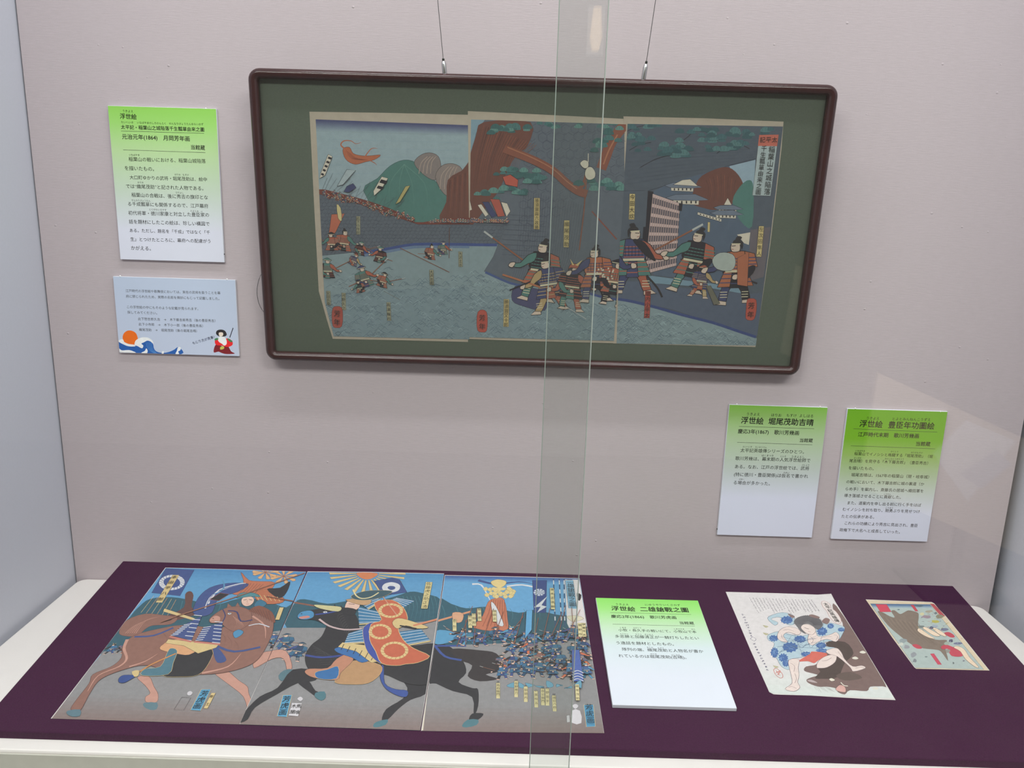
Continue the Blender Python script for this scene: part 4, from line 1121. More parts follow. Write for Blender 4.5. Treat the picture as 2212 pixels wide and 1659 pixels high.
# blue foot soldiers behind
rt = random.Random(21)
BP = [(TEAL, NAVY, FLESH, (30, 60, 90)), ((50, 110, 160), BLK, FLESH, NAVY), (NAVY, (70, 140, 180), FLESH, TEAL), ((34, 84, 120), ORG, FLESH, BLK)]
for (x, y, h) in [(480, 760, 34), (560, 755, 34), (1760, 720, 46), (1850, 740, 50), (1900, 800, 50), (1720, 690, 40)]:
    P.soldier(cA([(x, y)])[0], h, rt.choice(BP), rt.choice((1, -1)), rt.uniform(-.3, .3), 1, rt, rt.choice((0, 1, 2)))
for k in range(6): P.stroke(cA([(830 + k * 34, 310 + k * 6), (730 + k * 40, 440 + k * 6)]), .8, (196, 140, 90) if k % 2 else GOLD, 0)
# banner
P.poly(cA([(922, 100), (1140, 112), (1030, 312), (812, 288)]), NAVY, 0, (24, 30, 60))
ring_ = [(968 + 82 * math.cos(a) - 0 * math.sin(a), 208 + 50 * math.sin(a)) for a in np.linspace(0, 2 * math.pi, 25)]
P.stroke(cA(ring_), 9, WHT_, 0)
for k in range(20):
    a = k * 2 * math.pi / 20
    P.stroke(cA([(968 + 68 * math.cos(a), 208 + 41 * math.sin(a)), (968 + 98 * math.cos(a + .15), 208 + 60 * math.sin(a + .15))]), 1.1, NAVY, 0)
cartouche(P, 't_l', *cA([(1000, 150), (868, 362)]), 14, '本田平八郎', GOLD, 12)
P.poly(cA([(910, 408), (1135, 480), (1180, 510), (1130, 500), (900, 432)]), GOLD, 0, BLK)
# fan crest, red mane-like plume and dark lance
for k in range(9):
    a = math.radians(-175 + k * 42)
    for (cx, cy, r) in ((1690, 130, 95), (1830, 160, 100)):
        P.poly(cA([(cx, cy), (cx + r * math.cos(a - .18), cy + .55 * r * math.sin(a - .18)), (cx + 1.1 * r * math.cos(a), cy + .6 * r * math.sin(a)), (cx + r * math.cos(a + .18), cy + .55 * r * math.sin(a + .18))]), (214, 160, 104), 0, (150, 80, 50))
P.poly(cA([(1500, 130), (1560, 190), (1640, 200), (1760, 210), (1700, 290), (1560, 310), (1420, 290), (1520, 220)]), (182, 96, 66), 3, HORSE_D)
P.poly(cA([(1130, 440), (1170, 330), (1260, 250), (1400, 215), (1560, 220), (1480, 280), (1330, 330), (1280, 440), (1200, 470)]), NAVY, 3, BLK)
for k in range(5): P.stroke(cA([(1225 + k * 12, 410 - k * 18), (1260 + k * 18, 330 - k * 16), (1340 + k * 34, 270 - k * 12), (1440 + k * 24, 232 - k * 4)]), 3.4, WHT_ if k % 2 == 0 else (60, 84, 140), 3)
P.poly(cA([(1260, 340), (1340, 290), (1410, 300), (1330, 350)]), BLK, 0, ORG); P.poly(cA([(1600, 300), (1700, 260), (1830, 330), (1800, 370), (1660, 370)]), (176, 92, 60), 3, BLK)
P.poly(cA([(1700, 260), (1800, 250), (1880, 200), (1850, 290), (1790, 330)]), BLK, 3)
P.poly(cA([(1508, 372), (1506, 338), (1540, 316), (1590, 322), (1602, 352), (1575, 384), (1535, 392)]), FLESH, 3, BLK); P.stroke(cA([(1520, 345), (1545, 340)]), 1.5, BLK, 0); P.stroke(cA([(1562, 340), (1588, 345)]), 1.5, BLK, 0); P.stroke(cA([(1552, 345), (1546, 362), (1556, 365)]), .7, (150, 90, 80), 0); P.stroke(cA([(1538, 376), (1565, 376)]), 1.2, (170, 70, 60), 0)
P.poly(cA([(1600, 390), (1640, 340), (1700, 370), (1660, 400)]), TEAL, 3, BLK)
for k in range(6): P.stroke(cA([(1610 + k * 34, 300 + k * 4), (1640 + k * 32, 345 + k * 2)]), 1.2, GOLD, 0)
for k in range(7): P.stroke(cA([(1530 + k * 24, 210 + k * 2), (1510 + k * 22, 250), (1470 + k * 24, 285)]), .8, HORSE_D, 3)
P.poly(cA([(1470, 330), (1500, 290), (1600, 290), (1650, 320), (1570, 318)]), (60, 120, 130), 3, BLK); P.stroke(cA([(1360, 195), (1372, 240), (1340, 280), (1290, 300)]), 3.2, (70, 130, 170), 3)
# horse: tail, far legs, body, neck and head
P.poly(cA([(560, 590), (620, 500), (760, 450), (900, 460), (1010, 480), (960, 530), (820, 540), (760, 570), (700, 620), (600, 620)]), HORSE, 3, HORSE_D)
for k in range(6): P.stroke(cA([(610 + k * 16, 600), (680 + k * 18, 540 - k * 8), (800 + k * 16, 490 - k * 4)]), 1.3, HORSE_L, 3, True)
P.poly(cA([(700, 940), (790, 930), (830, 1010), (862, 1070), (850, 1130), (770, 1130), (765, 1090), (800, 1060), (760, 1000)]), HORSE_L, 3, HORSE_D); P.poly(cA([(755, 1135), (855, 1135), (850, 1185), (800, 1190), (752, 1165)]), (78, 110, 122), 2)
P.poly(cA([(1290, 900), (1380, 880), (1480, 960), (1550, 1010), (1560, 1060), (1600, 1180), (1560, 1215), (1520, 1090), (1400, 990)]), HORSE_L, 3, HORSE_D)
P.poly(cA([(1620, 770), (1740, 735), (1850, 740), (1895, 860), (1860, 900), (1830, 800), (1740, 800), (1600, 870)]), HORSE_L, 3, HORSE_D); P.poly(cA([(1830, 890), (1895, 880), (1870, 950), (1810, 970), (1790, 930)]), (70, 104, 116), 2)
P.poly(cA([(590, 700), (680, 620), (860, 570), (1060, 540), (1350, 560), (1500, 470), (1620, 400), (1730, 440), (1750, 560), (1700, 700), (1600, 830), (1400, 900), (1150, 920), (900, 880), (780, 850), (640, 870), (430, 950), (340, 1060), (260, 1200), (190, 1190), (230, 1120), (330, 990), (360, 920), (500, 860), (580, 790)]), HORSE, 4, HORSE_D, 1.0)
P.poly(cA([(165, 1200), (262, 1190), (260, 1240), (200, 1245), (160, 1225)]), (74, 106, 120), 2)
P.stroke(cA([(625, 650), (600, 720), (620, 800), (560, 860), (400, 930), (320, 1050)]), 7, HORSE_L, 4, True)
P.stroke(cA([(640, 860), (760, 820), (860, 760)]), 5, HORSE_L, 4, True); P.stroke(cA([(1200, 910), (1400, 860), (1500, 760)]), 6, HORSE_L, 4, True); P.stroke(cA([(1590, 470), (1680, 540), (1690, 640)]), 5, HORSE_L, 4, True)
P.poly(cA([(1390, 420), (1400, 372), (1440, 405)]), HORSE, 0, HORSE_D); P.poly(cA([(1450, 410), (1475, 365), (1500, 410)]), HORSE, 0, HORSE_D)
P.poly(cA([(1580, 440), (1510, 402), (1430, 398), (1360, 418), (1300, 455), (1258, 495), (1268, 522), (1320, 522), (1350, 530), (1400, 570), (1450, 590), (1510, 570), (1570, 520)]), HORSE, 3, HORSE_D, 1.0)
P.poly(cA([(1262, 498), (1300, 468), (1340, 480), (1330, 515), (1275, 520)]), HORSE_L, 3); P.stroke(cA([(1268, 512), (1300, 505), (1330, 512)]), .9, HORSE_D, 2); P.poly(cA([(1278, 488), (1290, 484), (1292, 494)]), HORSE_D)
P.poly(cA([(1395, 452), (1412, 444), (1430, 450), (1412, 460)]), WHT_, 2, BLK); P.poly(cA([(1408, 448), (1418, 447), (1416, 456)]), BLK)
for k in range(5): P.stroke(cA([(1440 + k * 14, 470 + k * 10), (1470 + k * 12, 520 + k * 6), (1450 + k * 10, 565)]), .8, HORSE_L, 3, True)
P.poly(cA([(1560, 430), (1640, 390), (1740, 440), (1765, 520), (1720, 500), (1620, 450)]), (118, 66, 52), 3)
for k in range(8): P.stroke(cA([(1560 + k * 22, 405 + k * 4), (1600 + k * 20, 450 + k * 10)]), .9, HORSE_D, 0)
P.poly(cA([(1440, 600), (1480, 575), (1520, 590), (1500, 620), (1455, 640)]), (58, 126, 172), 3, BLK); P.stroke(cA([(1360, 418), (1380, 470), (1350, 530)]), 2.4, (46, 48, 92), 3)
for k in range(12): P.stroke(cA([(900 + k * 50, 600 + (k % 3) * 30), (930 + k * 50, 640 + (k % 3) * 30), (925 + k * 50, 690 + (k % 3) * 30)]), .6, HORSE_D, 3, True)
P.stroke(cA([(1400, 430), (1470, 440), (1500, 510), (1590, 500)]), 3.4, (46, 48, 92), 3); P.stroke(cA([(1560, 545), (1640, 530), (1720, 555)]), 3, (190, 190, 200), 3)
P.stroke(cA([(680, 630), (830, 620), (980, 560)]), 5.5, NAVY, 3); P.stroke(cA([(1310, 700), (1450, 745), (1650, 710)]), 6, NAVY, 3); P.poly(cA([(1290, 690), (1330, 720), (1390, 810), (1320, 830), (1290, 760)]), NAVY, 3)
# saddle, armour skirt, leg
P.poly(cA([(960, 760), (1100, 740), (1280, 730), (1250, 840), (1170, 925), (1030, 940), (900, 930), (960, 840)]), BLK, 3, GOLD)
P.poly(cA([(900, 690), (1000, 650), (1290, 690), (1300, 720), (1200, 720), (1100, 770), (1000, 760), (880, 730)]), (214, 150, 100), 3, HORSE_D)
P.poly(cA([(940, 650), (1330, 690), (1310, 715), (1170, 760), (1060, 700), (920, 680)]), GOLD, 0, BLK)
for (q0, q1, q2, q3) in (((960, 620), (1060, 540), (1200, 470), (1120, 660)), ((1150, 660), (1210, 560), (1360, 520), (1340, 680))):
    P.poly(cA([q0, q1, q2, q3]), NAVY, 0, BLK)
    for k in range(7):
        t = k / 6
        P.stroke(cA([(q0[0] + (q1[0] - q0[0]) * t, q0[1] + (q1[1] - q0[1]) * t), (q0[0] + (q1[0] - q0[0]) * t + 60, q0[1] + (q1[1] - q0[1]) * t - 8)]), 2.2, WHT_, 0)
        P.stroke(cA([(q3[0] + (q2[0] - q3[0]) * t - 62, q3[1] + (q2[1] - q3[1]) * t - 6), (q3[0] + (q2[0] - q3[0]) * t, q3[1] + (q2[1] - q3[1]) * t)]), 2.2, WHT_, 0)
    P.stroke(cA([(q0[0] - 10, q0[1] + 10), (q3[0], q3[1] + 10)]), 5, (190, 104, 92), 0)
P.poly(cA([(930, 760), (960, 720), (1010, 740), (980, 830), (940, 920), (740, 930), (760, 880), (880, 860)]), (60, 104, 122), 3, GOLD); P.stroke(cA([(720, 900), (820, 840), (1000, 760)]), 4, (196, 122, 60), 3)
P.poly(cA([(560, 950), (600, 925), (690, 930), (650, 960), (600, 985), (560, 980)]), (36, 60, 128), 3, BLK)
P.poly(cA([(660, 900), (715, 890), (710, 930), (680, 940)]), GOLD, 2)
# lances
P.stroke(cA([(880, 520), (1010, 470), (1400, 345), (1990, 140)]), 3.6, (140, 88, 68), 0); P.stroke(cA([(1700, 320), (1990, 372)]), 3.4, (120, 70, 54), 0); P.poly(cA([(880, 522), (975, 488), (960, 500)]), BLK)
# seals
P.poly(cA([(1195, 1035), (1270, 1035), (1190, 1200), (1112, 1195)]), (64, 140, 184), 0, GOLD, .9); vtext('t_l', '芳虎画', P.pl, *cA([(1232, 1045), (1152, 1190)]), 18)
cartouche(P, 't_l', *cA([(1290, 1062), (1228, 1182)]), 9, '彫工', GOLD, 8)
P.poly(cA([(1088, 1060), (1110, 1048), (1128, 1062), (1112, 1082), (1090, 1080)]), (196, 190, 196), 2)
P.stroke(cA([(1045, 1095), (1115, 1100), (1060, 1195), (985, 1190), (1045, 1095)]), .7, (70, 60, 66), 0)
cartouche(P, 't_l', *cA([(1815, 405), (1780, 500)]), 9, None, GOLD); cartouche(P, 't_l', *cA([(1905, 425), (1878, 510)]), 9, None, GOLD)
P.build('printed_picture', tA, .00052); ZOFF[KEY[tA.name]] = P.top

# ---- middle sheet: rider on a black horse
oB = cB([(198, 108), (650, 112), (1104, 122), (1030, 640), (945, 1162), (350, 1140), (-253, 1121), (-20, 600)])
tB, P = loose_print('t_m', oB, 'horseman print with the orange-cloaked rider on a black horse', M_paper_light, .00055, .0009, cB([(198, 109), (650, 112), (1103, 122), (944, 1161), (-252, 1121)]), TG, TRI)
P.poly(cB([(180, 100), (1120, 110), (960, 1180), (-280, 1140)]), SKYB)
P.grad(cB([(195, 105), (1110, 120), (1095, 200), (165, 180)]), (60, 126, 180), SKYB, 5)
P.poly(cB([(110, 320), (180, 290), (330, 320), (480, 300), (620, 310), (780, 270), (880, 240), (960, 250), (1090, 300), (1060, 460), (600, 560), (60, 480)]), HILL, 3)
for k in range(9): P.stroke(cB([(830 + k * 26, 270), (850 + k * 26, 340), (820 + k * 30, 430)]), 1.1, HILL_L, 3, True)
P.poly(cB([(20, 480), (400, 480), (1080, 430), (960, 1180), (-290, 1140)]), GRD)
P.grad(cB([(-180, 950), (985, 985), (950, 1180), (-290, 1140)]), GRD, GRDB, 8)
for (x, y, h) in [(30, 640, 62), (90, 700, 62)]:
    P.soldier(cB([(x, y)])[0], h, rt.choice(BP), -1, rt.uniform(-.2, .2), 1, rt, 0)
P.poly(cA([(1620, 770), (1740, 735), (1850, 740), (1895, 860), (1860, 900), (1830, 800), (1740, 800), (1600, 870)]), HORSE_L, 3, HORSE_D); P.poly(cA([(1830, 890), (1895, 880), (1870, 950), (1810, 970), (1790, 930)]), (70, 104, 116), 2)
# sun standard
for k in range(14):
    a = math.radians(k * 180 / 13)
    P.poly(cB([(595 + 75 * math.cos(a - .06), 120 + 45 * math.sin(a - .06)), (595 + 250 * math.cos(a - .05), 120 + 130 * math.sin(a - .05)), (595 + 255 * math.cos(a + .05), 120 + 130 * math.sin(a + .05)), (595 + 75 * math.cos(a + .06), 120 + 45 * math.sin(a + .06))]), GOLD, 0, (120, 90, 50))
P.poly(cB([(525, 115), (660, 118), (640, 145), (595, 160), (550, 148)]), (206, 112, 66), 3)
P.poly(cB([(640, 170), (760, 148), (808, 160), (858, 245), (740, 262), (680, 235)]), NAVY, 0, BLK)
P.poly(cB([(692, 215), (710, 188), (760, 178), (808, 195), (806, 228), (765, 245), (715, 242)]), WHT_, 3); P.poly(cB([(728, 215), (745, 203), (775, 207), (778, 222), (750, 230)]), NAVY, 3)
# black horse
P.poly(cB([(0, 880), (100, 760), (260, 770), (250, 830), (130, 850), (0, 920), (-150, 1010), (-200, 1090), (-260, 1110), (-220, 1040), (-120, 940)]), BLK, 3)
P.poly(cB([(130, 840), (200, 830), (250, 900), (300, 915), (270, 945), (200, 900)]), BLK, 3); P.poly(cB([(250, 915), (310, 905), (318, 945), (290, 965), (250, 945)]), (60, 104, 116), 2)
P.poly(cB([(820, 800), (1030, 820), (980, 920), (880, 960), (800, 1020), (730, 1090), (690, 1095), (720, 1020), (830, 950), (860, 880)]), BLK, 3); P.poly(cB([(655, 1105), (730, 1088), (715, 1125), (650, 1142), (632, 1130)]), (62, 108, 120), 2)
P.poly(cB([(180, 680), (220, 600), (290, 540), (330, 450), (350, 380), (430, 370), (520, 400), (560, 520), (700, 600), (900, 600), (1060, 600), (1060, 800), (980, 860), (850, 850), (700, 790), (560, 800), (380, 800), (220, 770)]), BLK, 4)
P.poly(cB([(400, 360), (420, 330), (440, 365)]), BLK); P.poly(cB([(360, 356), (378, 322), (398, 358)]), BLK)
P.poly(cB([(450, 360), (390, 345), (320, 350), (240, 362), (160, 378), (132, 400), (140, 424), (190, 428), (250, 432), (320, 462), (420, 480)]), BLK, 3)
P.poly(cB([(132, 400), (160, 376), (215, 368), (240, 384), (235, 412), (190, 428), (140, 422)]), (58, 128, 178), 3, BLK); P.poly(cB([(140, 412), (200, 402), (212, 414), (160, 424)]), (196, 120, 110), 2); P.poly(cB([(150, 390), (162, 386), (162, 394)]), BLK)
P.poly(cB([(300, 378), (318, 372), (330, 380), (314, 386)]), WHT_, 2); P.poly(cB([(312, 375), (320, 376), (316, 383)]), BLK)
for k in range(12): P.stroke(cB([(430 + k * 6, 385 + k * 14), (400 + k * 8, 400 + k * 15), (395 + k * 8, 430 + k * 14)]), 1.0, (70, 66, 66), 3, True)
for k in range(9): P.stroke(cB([(230 + k * 8, 600 + k * 16), (300 + k * 22, 640 + k * 10), (330 + k * 30, 700 + k * 6)]), .6, (72, 70, 72), 3, True)
P.stroke(cB([(185, 665), (300, 680), (470, 660)]), 6, (40, 56, 128), 3); P.stroke(cB([(275, 425), (340, 470), (440, 495), (560, 490)]), 4.6, (190, 160, 160), 3); P.stroke(cB([(250, 395), (330, 385), (400, 370)]), 4, (40, 60, 140), 3)
P.poly(cB([(685, 740), (705, 740), (710, 850), (780, 890), (860, 900), (855, 940), (800, 935), (720, 890), (680, 820)]), (40, 64, 140), 3, BLK)
# saddle flap, leg, armour and cloak
P.poly(cB([(460, 720), (540, 700), (680, 730), (680, 790), (600, 850), (480, 858), (380, 845), (410, 780)]), (176, 128, 84), 3, (214, 170, 110))
P.poly(cB([(390, 690), (480, 650), (500, 700), (420, 780), (390, 830), (240, 815), (180, 780), (210, 755), (330, 750)]), (182, 116, 88), 3, BLK); P.poly(cB([(250, 780), (330, 760), (400, 740), (390, 820), (270, 820)]), (36, 92, 156), 3, GOLD)
P.poly(cB([(380, 620), (480, 610), (620, 680), (560, 715), (490, 680), (400, 650)]), (40, 92, 160), 3, BLK); P.poly(cB([(430, 580), (590, 600), (700, 700), (620, 715), (520, 640), (400, 610)]), GOLD, 0, BLK)
for k in range(6): P.stroke(cB([(440 + k * 40, 592 + k * 14), (420 + k * 40, 630 + k * 14)]), 1.6, BLK, 0)
for (q0, q1, q2, q3) in (((470, 520), (600, 480), (620, 580), (440, 590)), ((530, 340), (690, 380), (680, 450), (540, 460)), ((800, 510), (950, 490), (1015, 570), (860, 600)), ((790, 280), (910, 300), (830, 350), (740, 300)), ((520, 300), (640, 280), (700, 300), (600, 360))):
    P.poly(cB([q0, q1, q2, q3]), (48, 108, 152), 0, BLK)
    for k in range(5):
        t = (k + .5) / 5
        P.stroke(cB([(q0[0] + (q3[0] - q0[0]) * t, q0[1] + (q3[1] - q0[1]) * t), (q1[0] + (q2[0] - q1[0]) * t, q1[1] + (q2[1] - q1[1]) * t)]), 1.5, (200, 206, 214), 0)
    P.stroke(cB([q3, q2]), 4, GOLD, 0)
P.poly(cB([(570, 480), (640, 450), (610, 560), (660, 640), (720, 690), (680, 720), (600, 650), (570, 560)]), (44, 62, 150), 3, GOLD)
P.poly(cB([(640, 320), (760, 300), (840, 360), (860, 440), (800, 480), (830, 560), (900, 620), (1008, 672), (930, 715), (850, 725), (790, 735), (690, 720), (650, 640), (610, 560), (620, 460), (690, 430)]), (192, 84, 56), 3, GOLD, 1.2)
for (x, y, rx, ry) in ((750, 370, 72, 42), (680, 510, 66, 44), (775, 635, 82, 52)):
    el = [(x + rx * math.cos(a), y + ry * math.sin(a)) for a in np.linspace(0, 2 * math.pi, 21)]
    P.stroke(cB(el), 7, (216, 182, 118), 0)
    for k in range(18):
        a = k * math.pi / 9
        P.stroke(cB([(x + rx * .85 * math.cos(a), y + ry * .82 * math.sin(a)), (x + rx * 1.13 * math.cos(a + .12), y + ry * 1.14 * math.sin(a + .12))]), .9, (150, 80, 50), 0)
P.poly(cB([(760, 450), (800, 420), (890, 440), (1000, 480), (930, 490), (850, 470), (790, 490)]), GOLD, 3, BLK); P.stroke(cB([(810, 470), (920, 490)]), 4.5, BLK, 0)
P.stroke(cB([(900, 470), (1050, 430), (1102, 410)]), 6, (206, 120, 84), 0); P.stroke(cB([(700, 280), (790, 400)]), 2, (200, 140, 110), 0)
# head and broad helmet
P.poly(cB([(445, 345), (470, 300), (530, 300), (545, 340), (510, 370), (460, 370)]), FLESH, 3, BLK); P.stroke(cB([(470, 325), (510, 328)]), 1.4, BLK, 0); P.poly(cB([(440, 350), (520, 362), (500, 400), (450, 390)]), BLK, 3)
P.poly(cB([(450, 300), (520, 290), (620, 300), (600, 330), (540, 330)]), (186, 140, 96), 3, BLK)
P.poly(cB([(490, 270), (580, 240), (680, 235), (760, 242), (710, 275), (600, 300), (510, 295)]), (44, 72, 84), 3, GOLD); P.stroke(cB([(500, 230), (520, 270), (560, 290), (620, 280), (670, 250)]), 3.2, (214, 196, 140), 3)
P.stroke(cB([(-10, 292), (250, 335)]), 5, (124, 74, 60), 0); P.poly(cB([(240, 330), (330, 335), (420, 345), (400, 375), (280, 355)]), (196, 186, 130), 3, BLK)
cartouche(P, 't_m', *cB([(1005, 180), (972, 356)]), 14, '佐藤虎之助正清', (216, 196, 130), 12)
P.poly(cB([(35, 930), (95, 928), (60, 1075), (-5, 1070)]), (64, 140, 184), 0, GOLD, .9); vtext('t_m', '芳虎画', P.pl, *cB([(65, 935), (28, 1068)]), 18)
P.poly(cB([(95, 982), (160, 985), (135, 1070), (72, 1065)]), (204, 198, 204), 0); vtext('t_m', '馬喰', P.pl, *cB([(145, 985), (125, 1065)]), 12); vtext('t_m', '木屋', P.pl, *cB([(112, 985), (92, 1062)]), 12)
P.poly(cB([(130, 955), (150, 940), (168, 955), (150, 970)]), (200, 194, 200), 2)
P.build('printed_picture', tB, .00092); ZOFF[KEY[tB.name]] = P.top

# ---- right sheet: the army
oC = cB([(1108, 131), (1550, 140), (2003, 152), (2085, 670), (2166, 1180), (1560, 1175), (951, 1165), (1033, 640)])
tC, P = loose_print('t_r', oC, 'print crowded with blue-armoured foot soldiers, beside the caption board', M_paper_light, .0002, .0005, cB([(1110, 133), (1550, 142), (2002, 153), (2165, 1179), (1560, 1174), (955, 1164)]), TG, TRI)
P.poly(cB([(1080, 120), (2030, 140), (2200, 1200), (930, 1190)]), (82, 148, 198))
P.poly(cB([(1060, 300), (1150, 320), (1250, 350), (1400, 340), (1600, 380), (1700, 360), (1900, 400), (2060, 380), (2100, 660), (1020, 600)]), HILL, 3)
for k in range(8): P.stroke(cB([(1090 + k * 90, 330 + k * 4), (1110 + k * 90, 390), (1090 + k * 92, 440)]), 1.2, HILL_L, 3, True)
P.poly(cB([(1030, 600), (1300, 590), (2100, 560), (2190, 1200), (940, 1190)]), GRD)
P.grad(cB([(975, 985), (2140, 1000), (2170, 1195), (945, 1185)]), GRD, GRDB, 8)
P.grad(cB([(1092, 130), (2003, 152), (2010, 190), (1090, 170)]), (38, 70, 140), (82, 148, 198), 4)
# banners, poles and gourd standard
P.stroke(cB([(1290, 190), (1350, 195), (1390, 260), (1420, 320)]), 6, WHT_, 3, True); P.stroke(cB([(1330, 165), (1450, 190), (1600, 175), (1700, 190)]), 8, NAVY, 3, True); P.stroke(cB([(1520, 205), (1620, 195), (1740, 215), (1760, 190)]), 5, WHT_, 3)
P.poly(cB([(1395, 310), (1440, 285), (1500, 290), (1525, 420), (1510, 500), (1300, 480), (1360, 400)]), (186, 100, 70), 3, HORSE_D)
for k in range(7): P.stroke(cB([(1420 + k * 14, 295), (1400 + k * 18, 380), (1360 + k * 26, 470)]), 1.1, (130, 62, 48), 3)
P.poly(cB([(1415, 310), (1450, 340), (1500, 460), (1460, 460), (1430, 400)]), WHT_, 3, BLK)
for k in range(26):
    x, y = 1470 + rt.uniform(-95, 95), 245 + rt.uniform(-28, 28)
    P.poly(cB([(x - 18, y), (x, y - 14), (x + 18, y), (x, y + 14)]), (214, 190, 122), 2, (150, 120, 60), .5)
P.poly(cB([(1415, 175), (1460, 160), (1515, 172), (1505, 200), (1470, 215), (1430, 200)]), (220, 192, 120), 3, (150, 120, 60)); P.poly(cB([(1432, 215), (1510, 215), (1500, 232), (1440, 232)]), (220, 192, 120), 2)
P.poly(cB([(1690, 165), (1785, 165), (1780, 380), (1700, 380)]), (40, 58, 120), 0, BLK); P.poly(cB([(1700, 345), (1790, 270), (1750, 330), (1785, 340), (1720, 380), (1745, 340)]), WHT_, 0)
for k in range(9):
    a = k * 2 * math.pi / 9
    P.poly(cB([(1735, 245), (1735 + 38 * math.cos(a), 245 + 24 * math.sin(a)), (1735 + 38 * math.cos(a + .5), 245 + 24 * math.sin(a + .5))]), (196, 200, 214), 0)
for (x0, x1) in ((1830, 1842), (1868, 1884), (1900, 1905), (1985, 1970)):
    P.stroke(cB([(x0, 155), (x1, 470)]), 2.6, (40, 66, 100), 0)
    for k in range(5): P.stroke(cB([(x0 + (x1 - x0) * (k / 5), 165 + k * 60), (x0 + (x1 - x0) * ((k + .45) / 5), 165 + (k + .45) * 60)]), 2.2, WHT_, 0)
P.poly(cB([(1905, 160), (2000, 160), (2050, 470), (1960, 540), (1920, 450)]), (214, 204, 204), 0); P.poly(cB([(1908, 165), (1960, 165), (1985, 355), (1930, 350)]), (120, 176, 212), 0, BLK)
vtext('t_r', '二雄鎗戰之圖', P.pl, *cB([(1936, 168), (1958, 352)]), 17)
P.poly(cB([(1985, 250), (2015, 262), (2005, 300), (1990, 290)]), BLK, 2); P.poly(cB([(1920, 405), (1990, 400), (2030, 420), (1960, 440)]), (210, 200, 170), 3, (120, 100, 70))
# the horse's quarters carried over from the middle sheet
P.poly(cB([(1020, 590), (1150, 610), (1230, 700), (1250, 780), (1200, 840), (1290, 880), (1330, 890), (1330, 1000), (1300, 1060), (1290, 940), (1160, 900), (1050, 850), (1000, 830)]), BLK, 3)
P.poly(cB([(1150, 620), (1350, 630), (1450, 650), (1495, 720), (1470, 770), (1380, 790), (1460, 820), (1340, 835), (1260, 800), (1290, 730), (1200, 690)]), (40, 36, 38), 3)
P.poly(cB([(1290, 1050), (1365, 1050), (1330, 1090), (1270, 1095)]), BLK, 3); P.poly(cB([(1260, 1090), (1330, 1090), (1320, 1125), (1250, 1142), (1222, 1130)]), (62, 108, 120), 2)
P.stroke(cB([(1040, 595), (1110, 670), (1220, 695)]), 5.5, (44, 66, 140), 3); P.stroke(cB([(1050, 600), (1250, 600)]), 5, (44, 66, 140), 3); P.poly(cB([(1050, 500), (1140, 500), (1230, 530), (1130, 580), (1040, 585)]), (70, 140, 184), 3, BLK)
P.stroke(cB([(1040, 440), (1180, 400), (1280, 372)]), 6, (206, 132, 92), 0); P.poly(cB([(1160, 380), (1230, 385), (1220, 440), (1170, 440)]), (210, 150, 112), 3, HORSE_D)
# soldiers
for k in range(44):
    row = k % 4; x = 1200 + (k // 4) * 82 + rt.uniform(-26, 26) + row * 14; y = 590 + row * 75 + rt.uniform(-14, 14)
    if x < 1480 and y > 640: continue
    P.soldier(cB([(x, y)])[0], rt.uniform(42, 58), rt.choice(BP + BP[:2] + [((150, 84, 66), TEAL, FLESH, BLK)]), rt.choice((1, -1)), rt.uniform(-.3, .3), rt.choice((0, 1, 0)), rt, rt.choice((0, 1, 2)), False)
for k in range(16):
    x = 1200 + k * 55 + rt.uniform(-20, 20); P.stroke(cB([(x, 560 + rt.uniform(-20, 60)), (x + rt.uniform(-20, 120), 330 + rt.uniform(0, 120))]), 1.3, (130, 72, 56), 0)
P.poly(cB([(1650, 370), (1690, 370), (1685, 500), (1640, 560)]), (76, 150, 200), 0, BLK); P.poly(cB([(1950, 640), (2000, 640), (2030, 850), (1955, 850)]), (60, 84, 160), 0, BLK)
for k in range(4): P.stroke(cB([(1955, 790 + k * 18), (1990, 778 + k * 18), (2028, 795 + k * 18)]), 2, WHT_, 3)
for k in range(8): P.poly(cB([(1530 + k * 62 + rt.uniform(-14, 14), 850 + rt.uniform(-20, 40)), (1575 + k * 62, 845 + rt.uniform(-10, 30)), (1580 + k * 62, 868 + rt.uniform(-10, 30)), (1540 + k * 62, 875)]), (84, 144, 170), 2, (40, 70, 90))
CY = (214, 198, 140)
for (a, b_, t) in [((1462, 845), (1462, 948), '木島右衛門'), ((1582, 832), (1582, 940), '河俊野帯刀'), ((1645, 868), (1646, 972), '大脇頭内'), ((1712, 898), (1716, 1008), '小栗枝五'), ((1757, 882), (1760, 994), '尾谷公衛門'), ((1788, 882), (1790, 996), '白野雷平'), ((1832, 928), (1838, 1034), '尾城伝八郎'),
                   ((1985, 870), (1990, 976), '織尾茂助'), ((1172, 425), (1174, 502), '青松'), ((1275, 402), (1278, 484), '原隼人'), ((1300, 388), (1304, 470), '片桐助'), ((1336, 355), (1340, 438), '脇坂甚'), ((1437, 368), (1440, 445), '加田正'), ((1818, 225), (1826, 366), '清水正次郎'), ((2002, 460), (2008, 552), '堀助作'), ((2028, 460), (2034, 552), '伊賀平太')]:
    cartouche(P, 't_r', *cB([a, b_]), 8.6, t, CY, 7.6)
P.poly(cB([(2030, 992), (2095, 990), (2108, 1135), (2048, 1138)]), (64, 140, 184), 0, GOLD, .9); vtext('t_r', '芳虎画', P.pl, *cB([(2062, 998), (2078, 1130)]), 18)
P.poly(cB([(1950, 1030), (2005, 1030), (2015, 1112), (1952, 1110)]), (204, 198, 204), 2); P.poly(cB([(1955, 998), (1975, 985), (1995, 998), (1975, 1018)]), (200, 194, 200), 2); P.poly(cB([(1915, 1062), (1938, 1060), (1940, 1105), (1918, 1108)]), (186, 182, 184), 0, BLK)
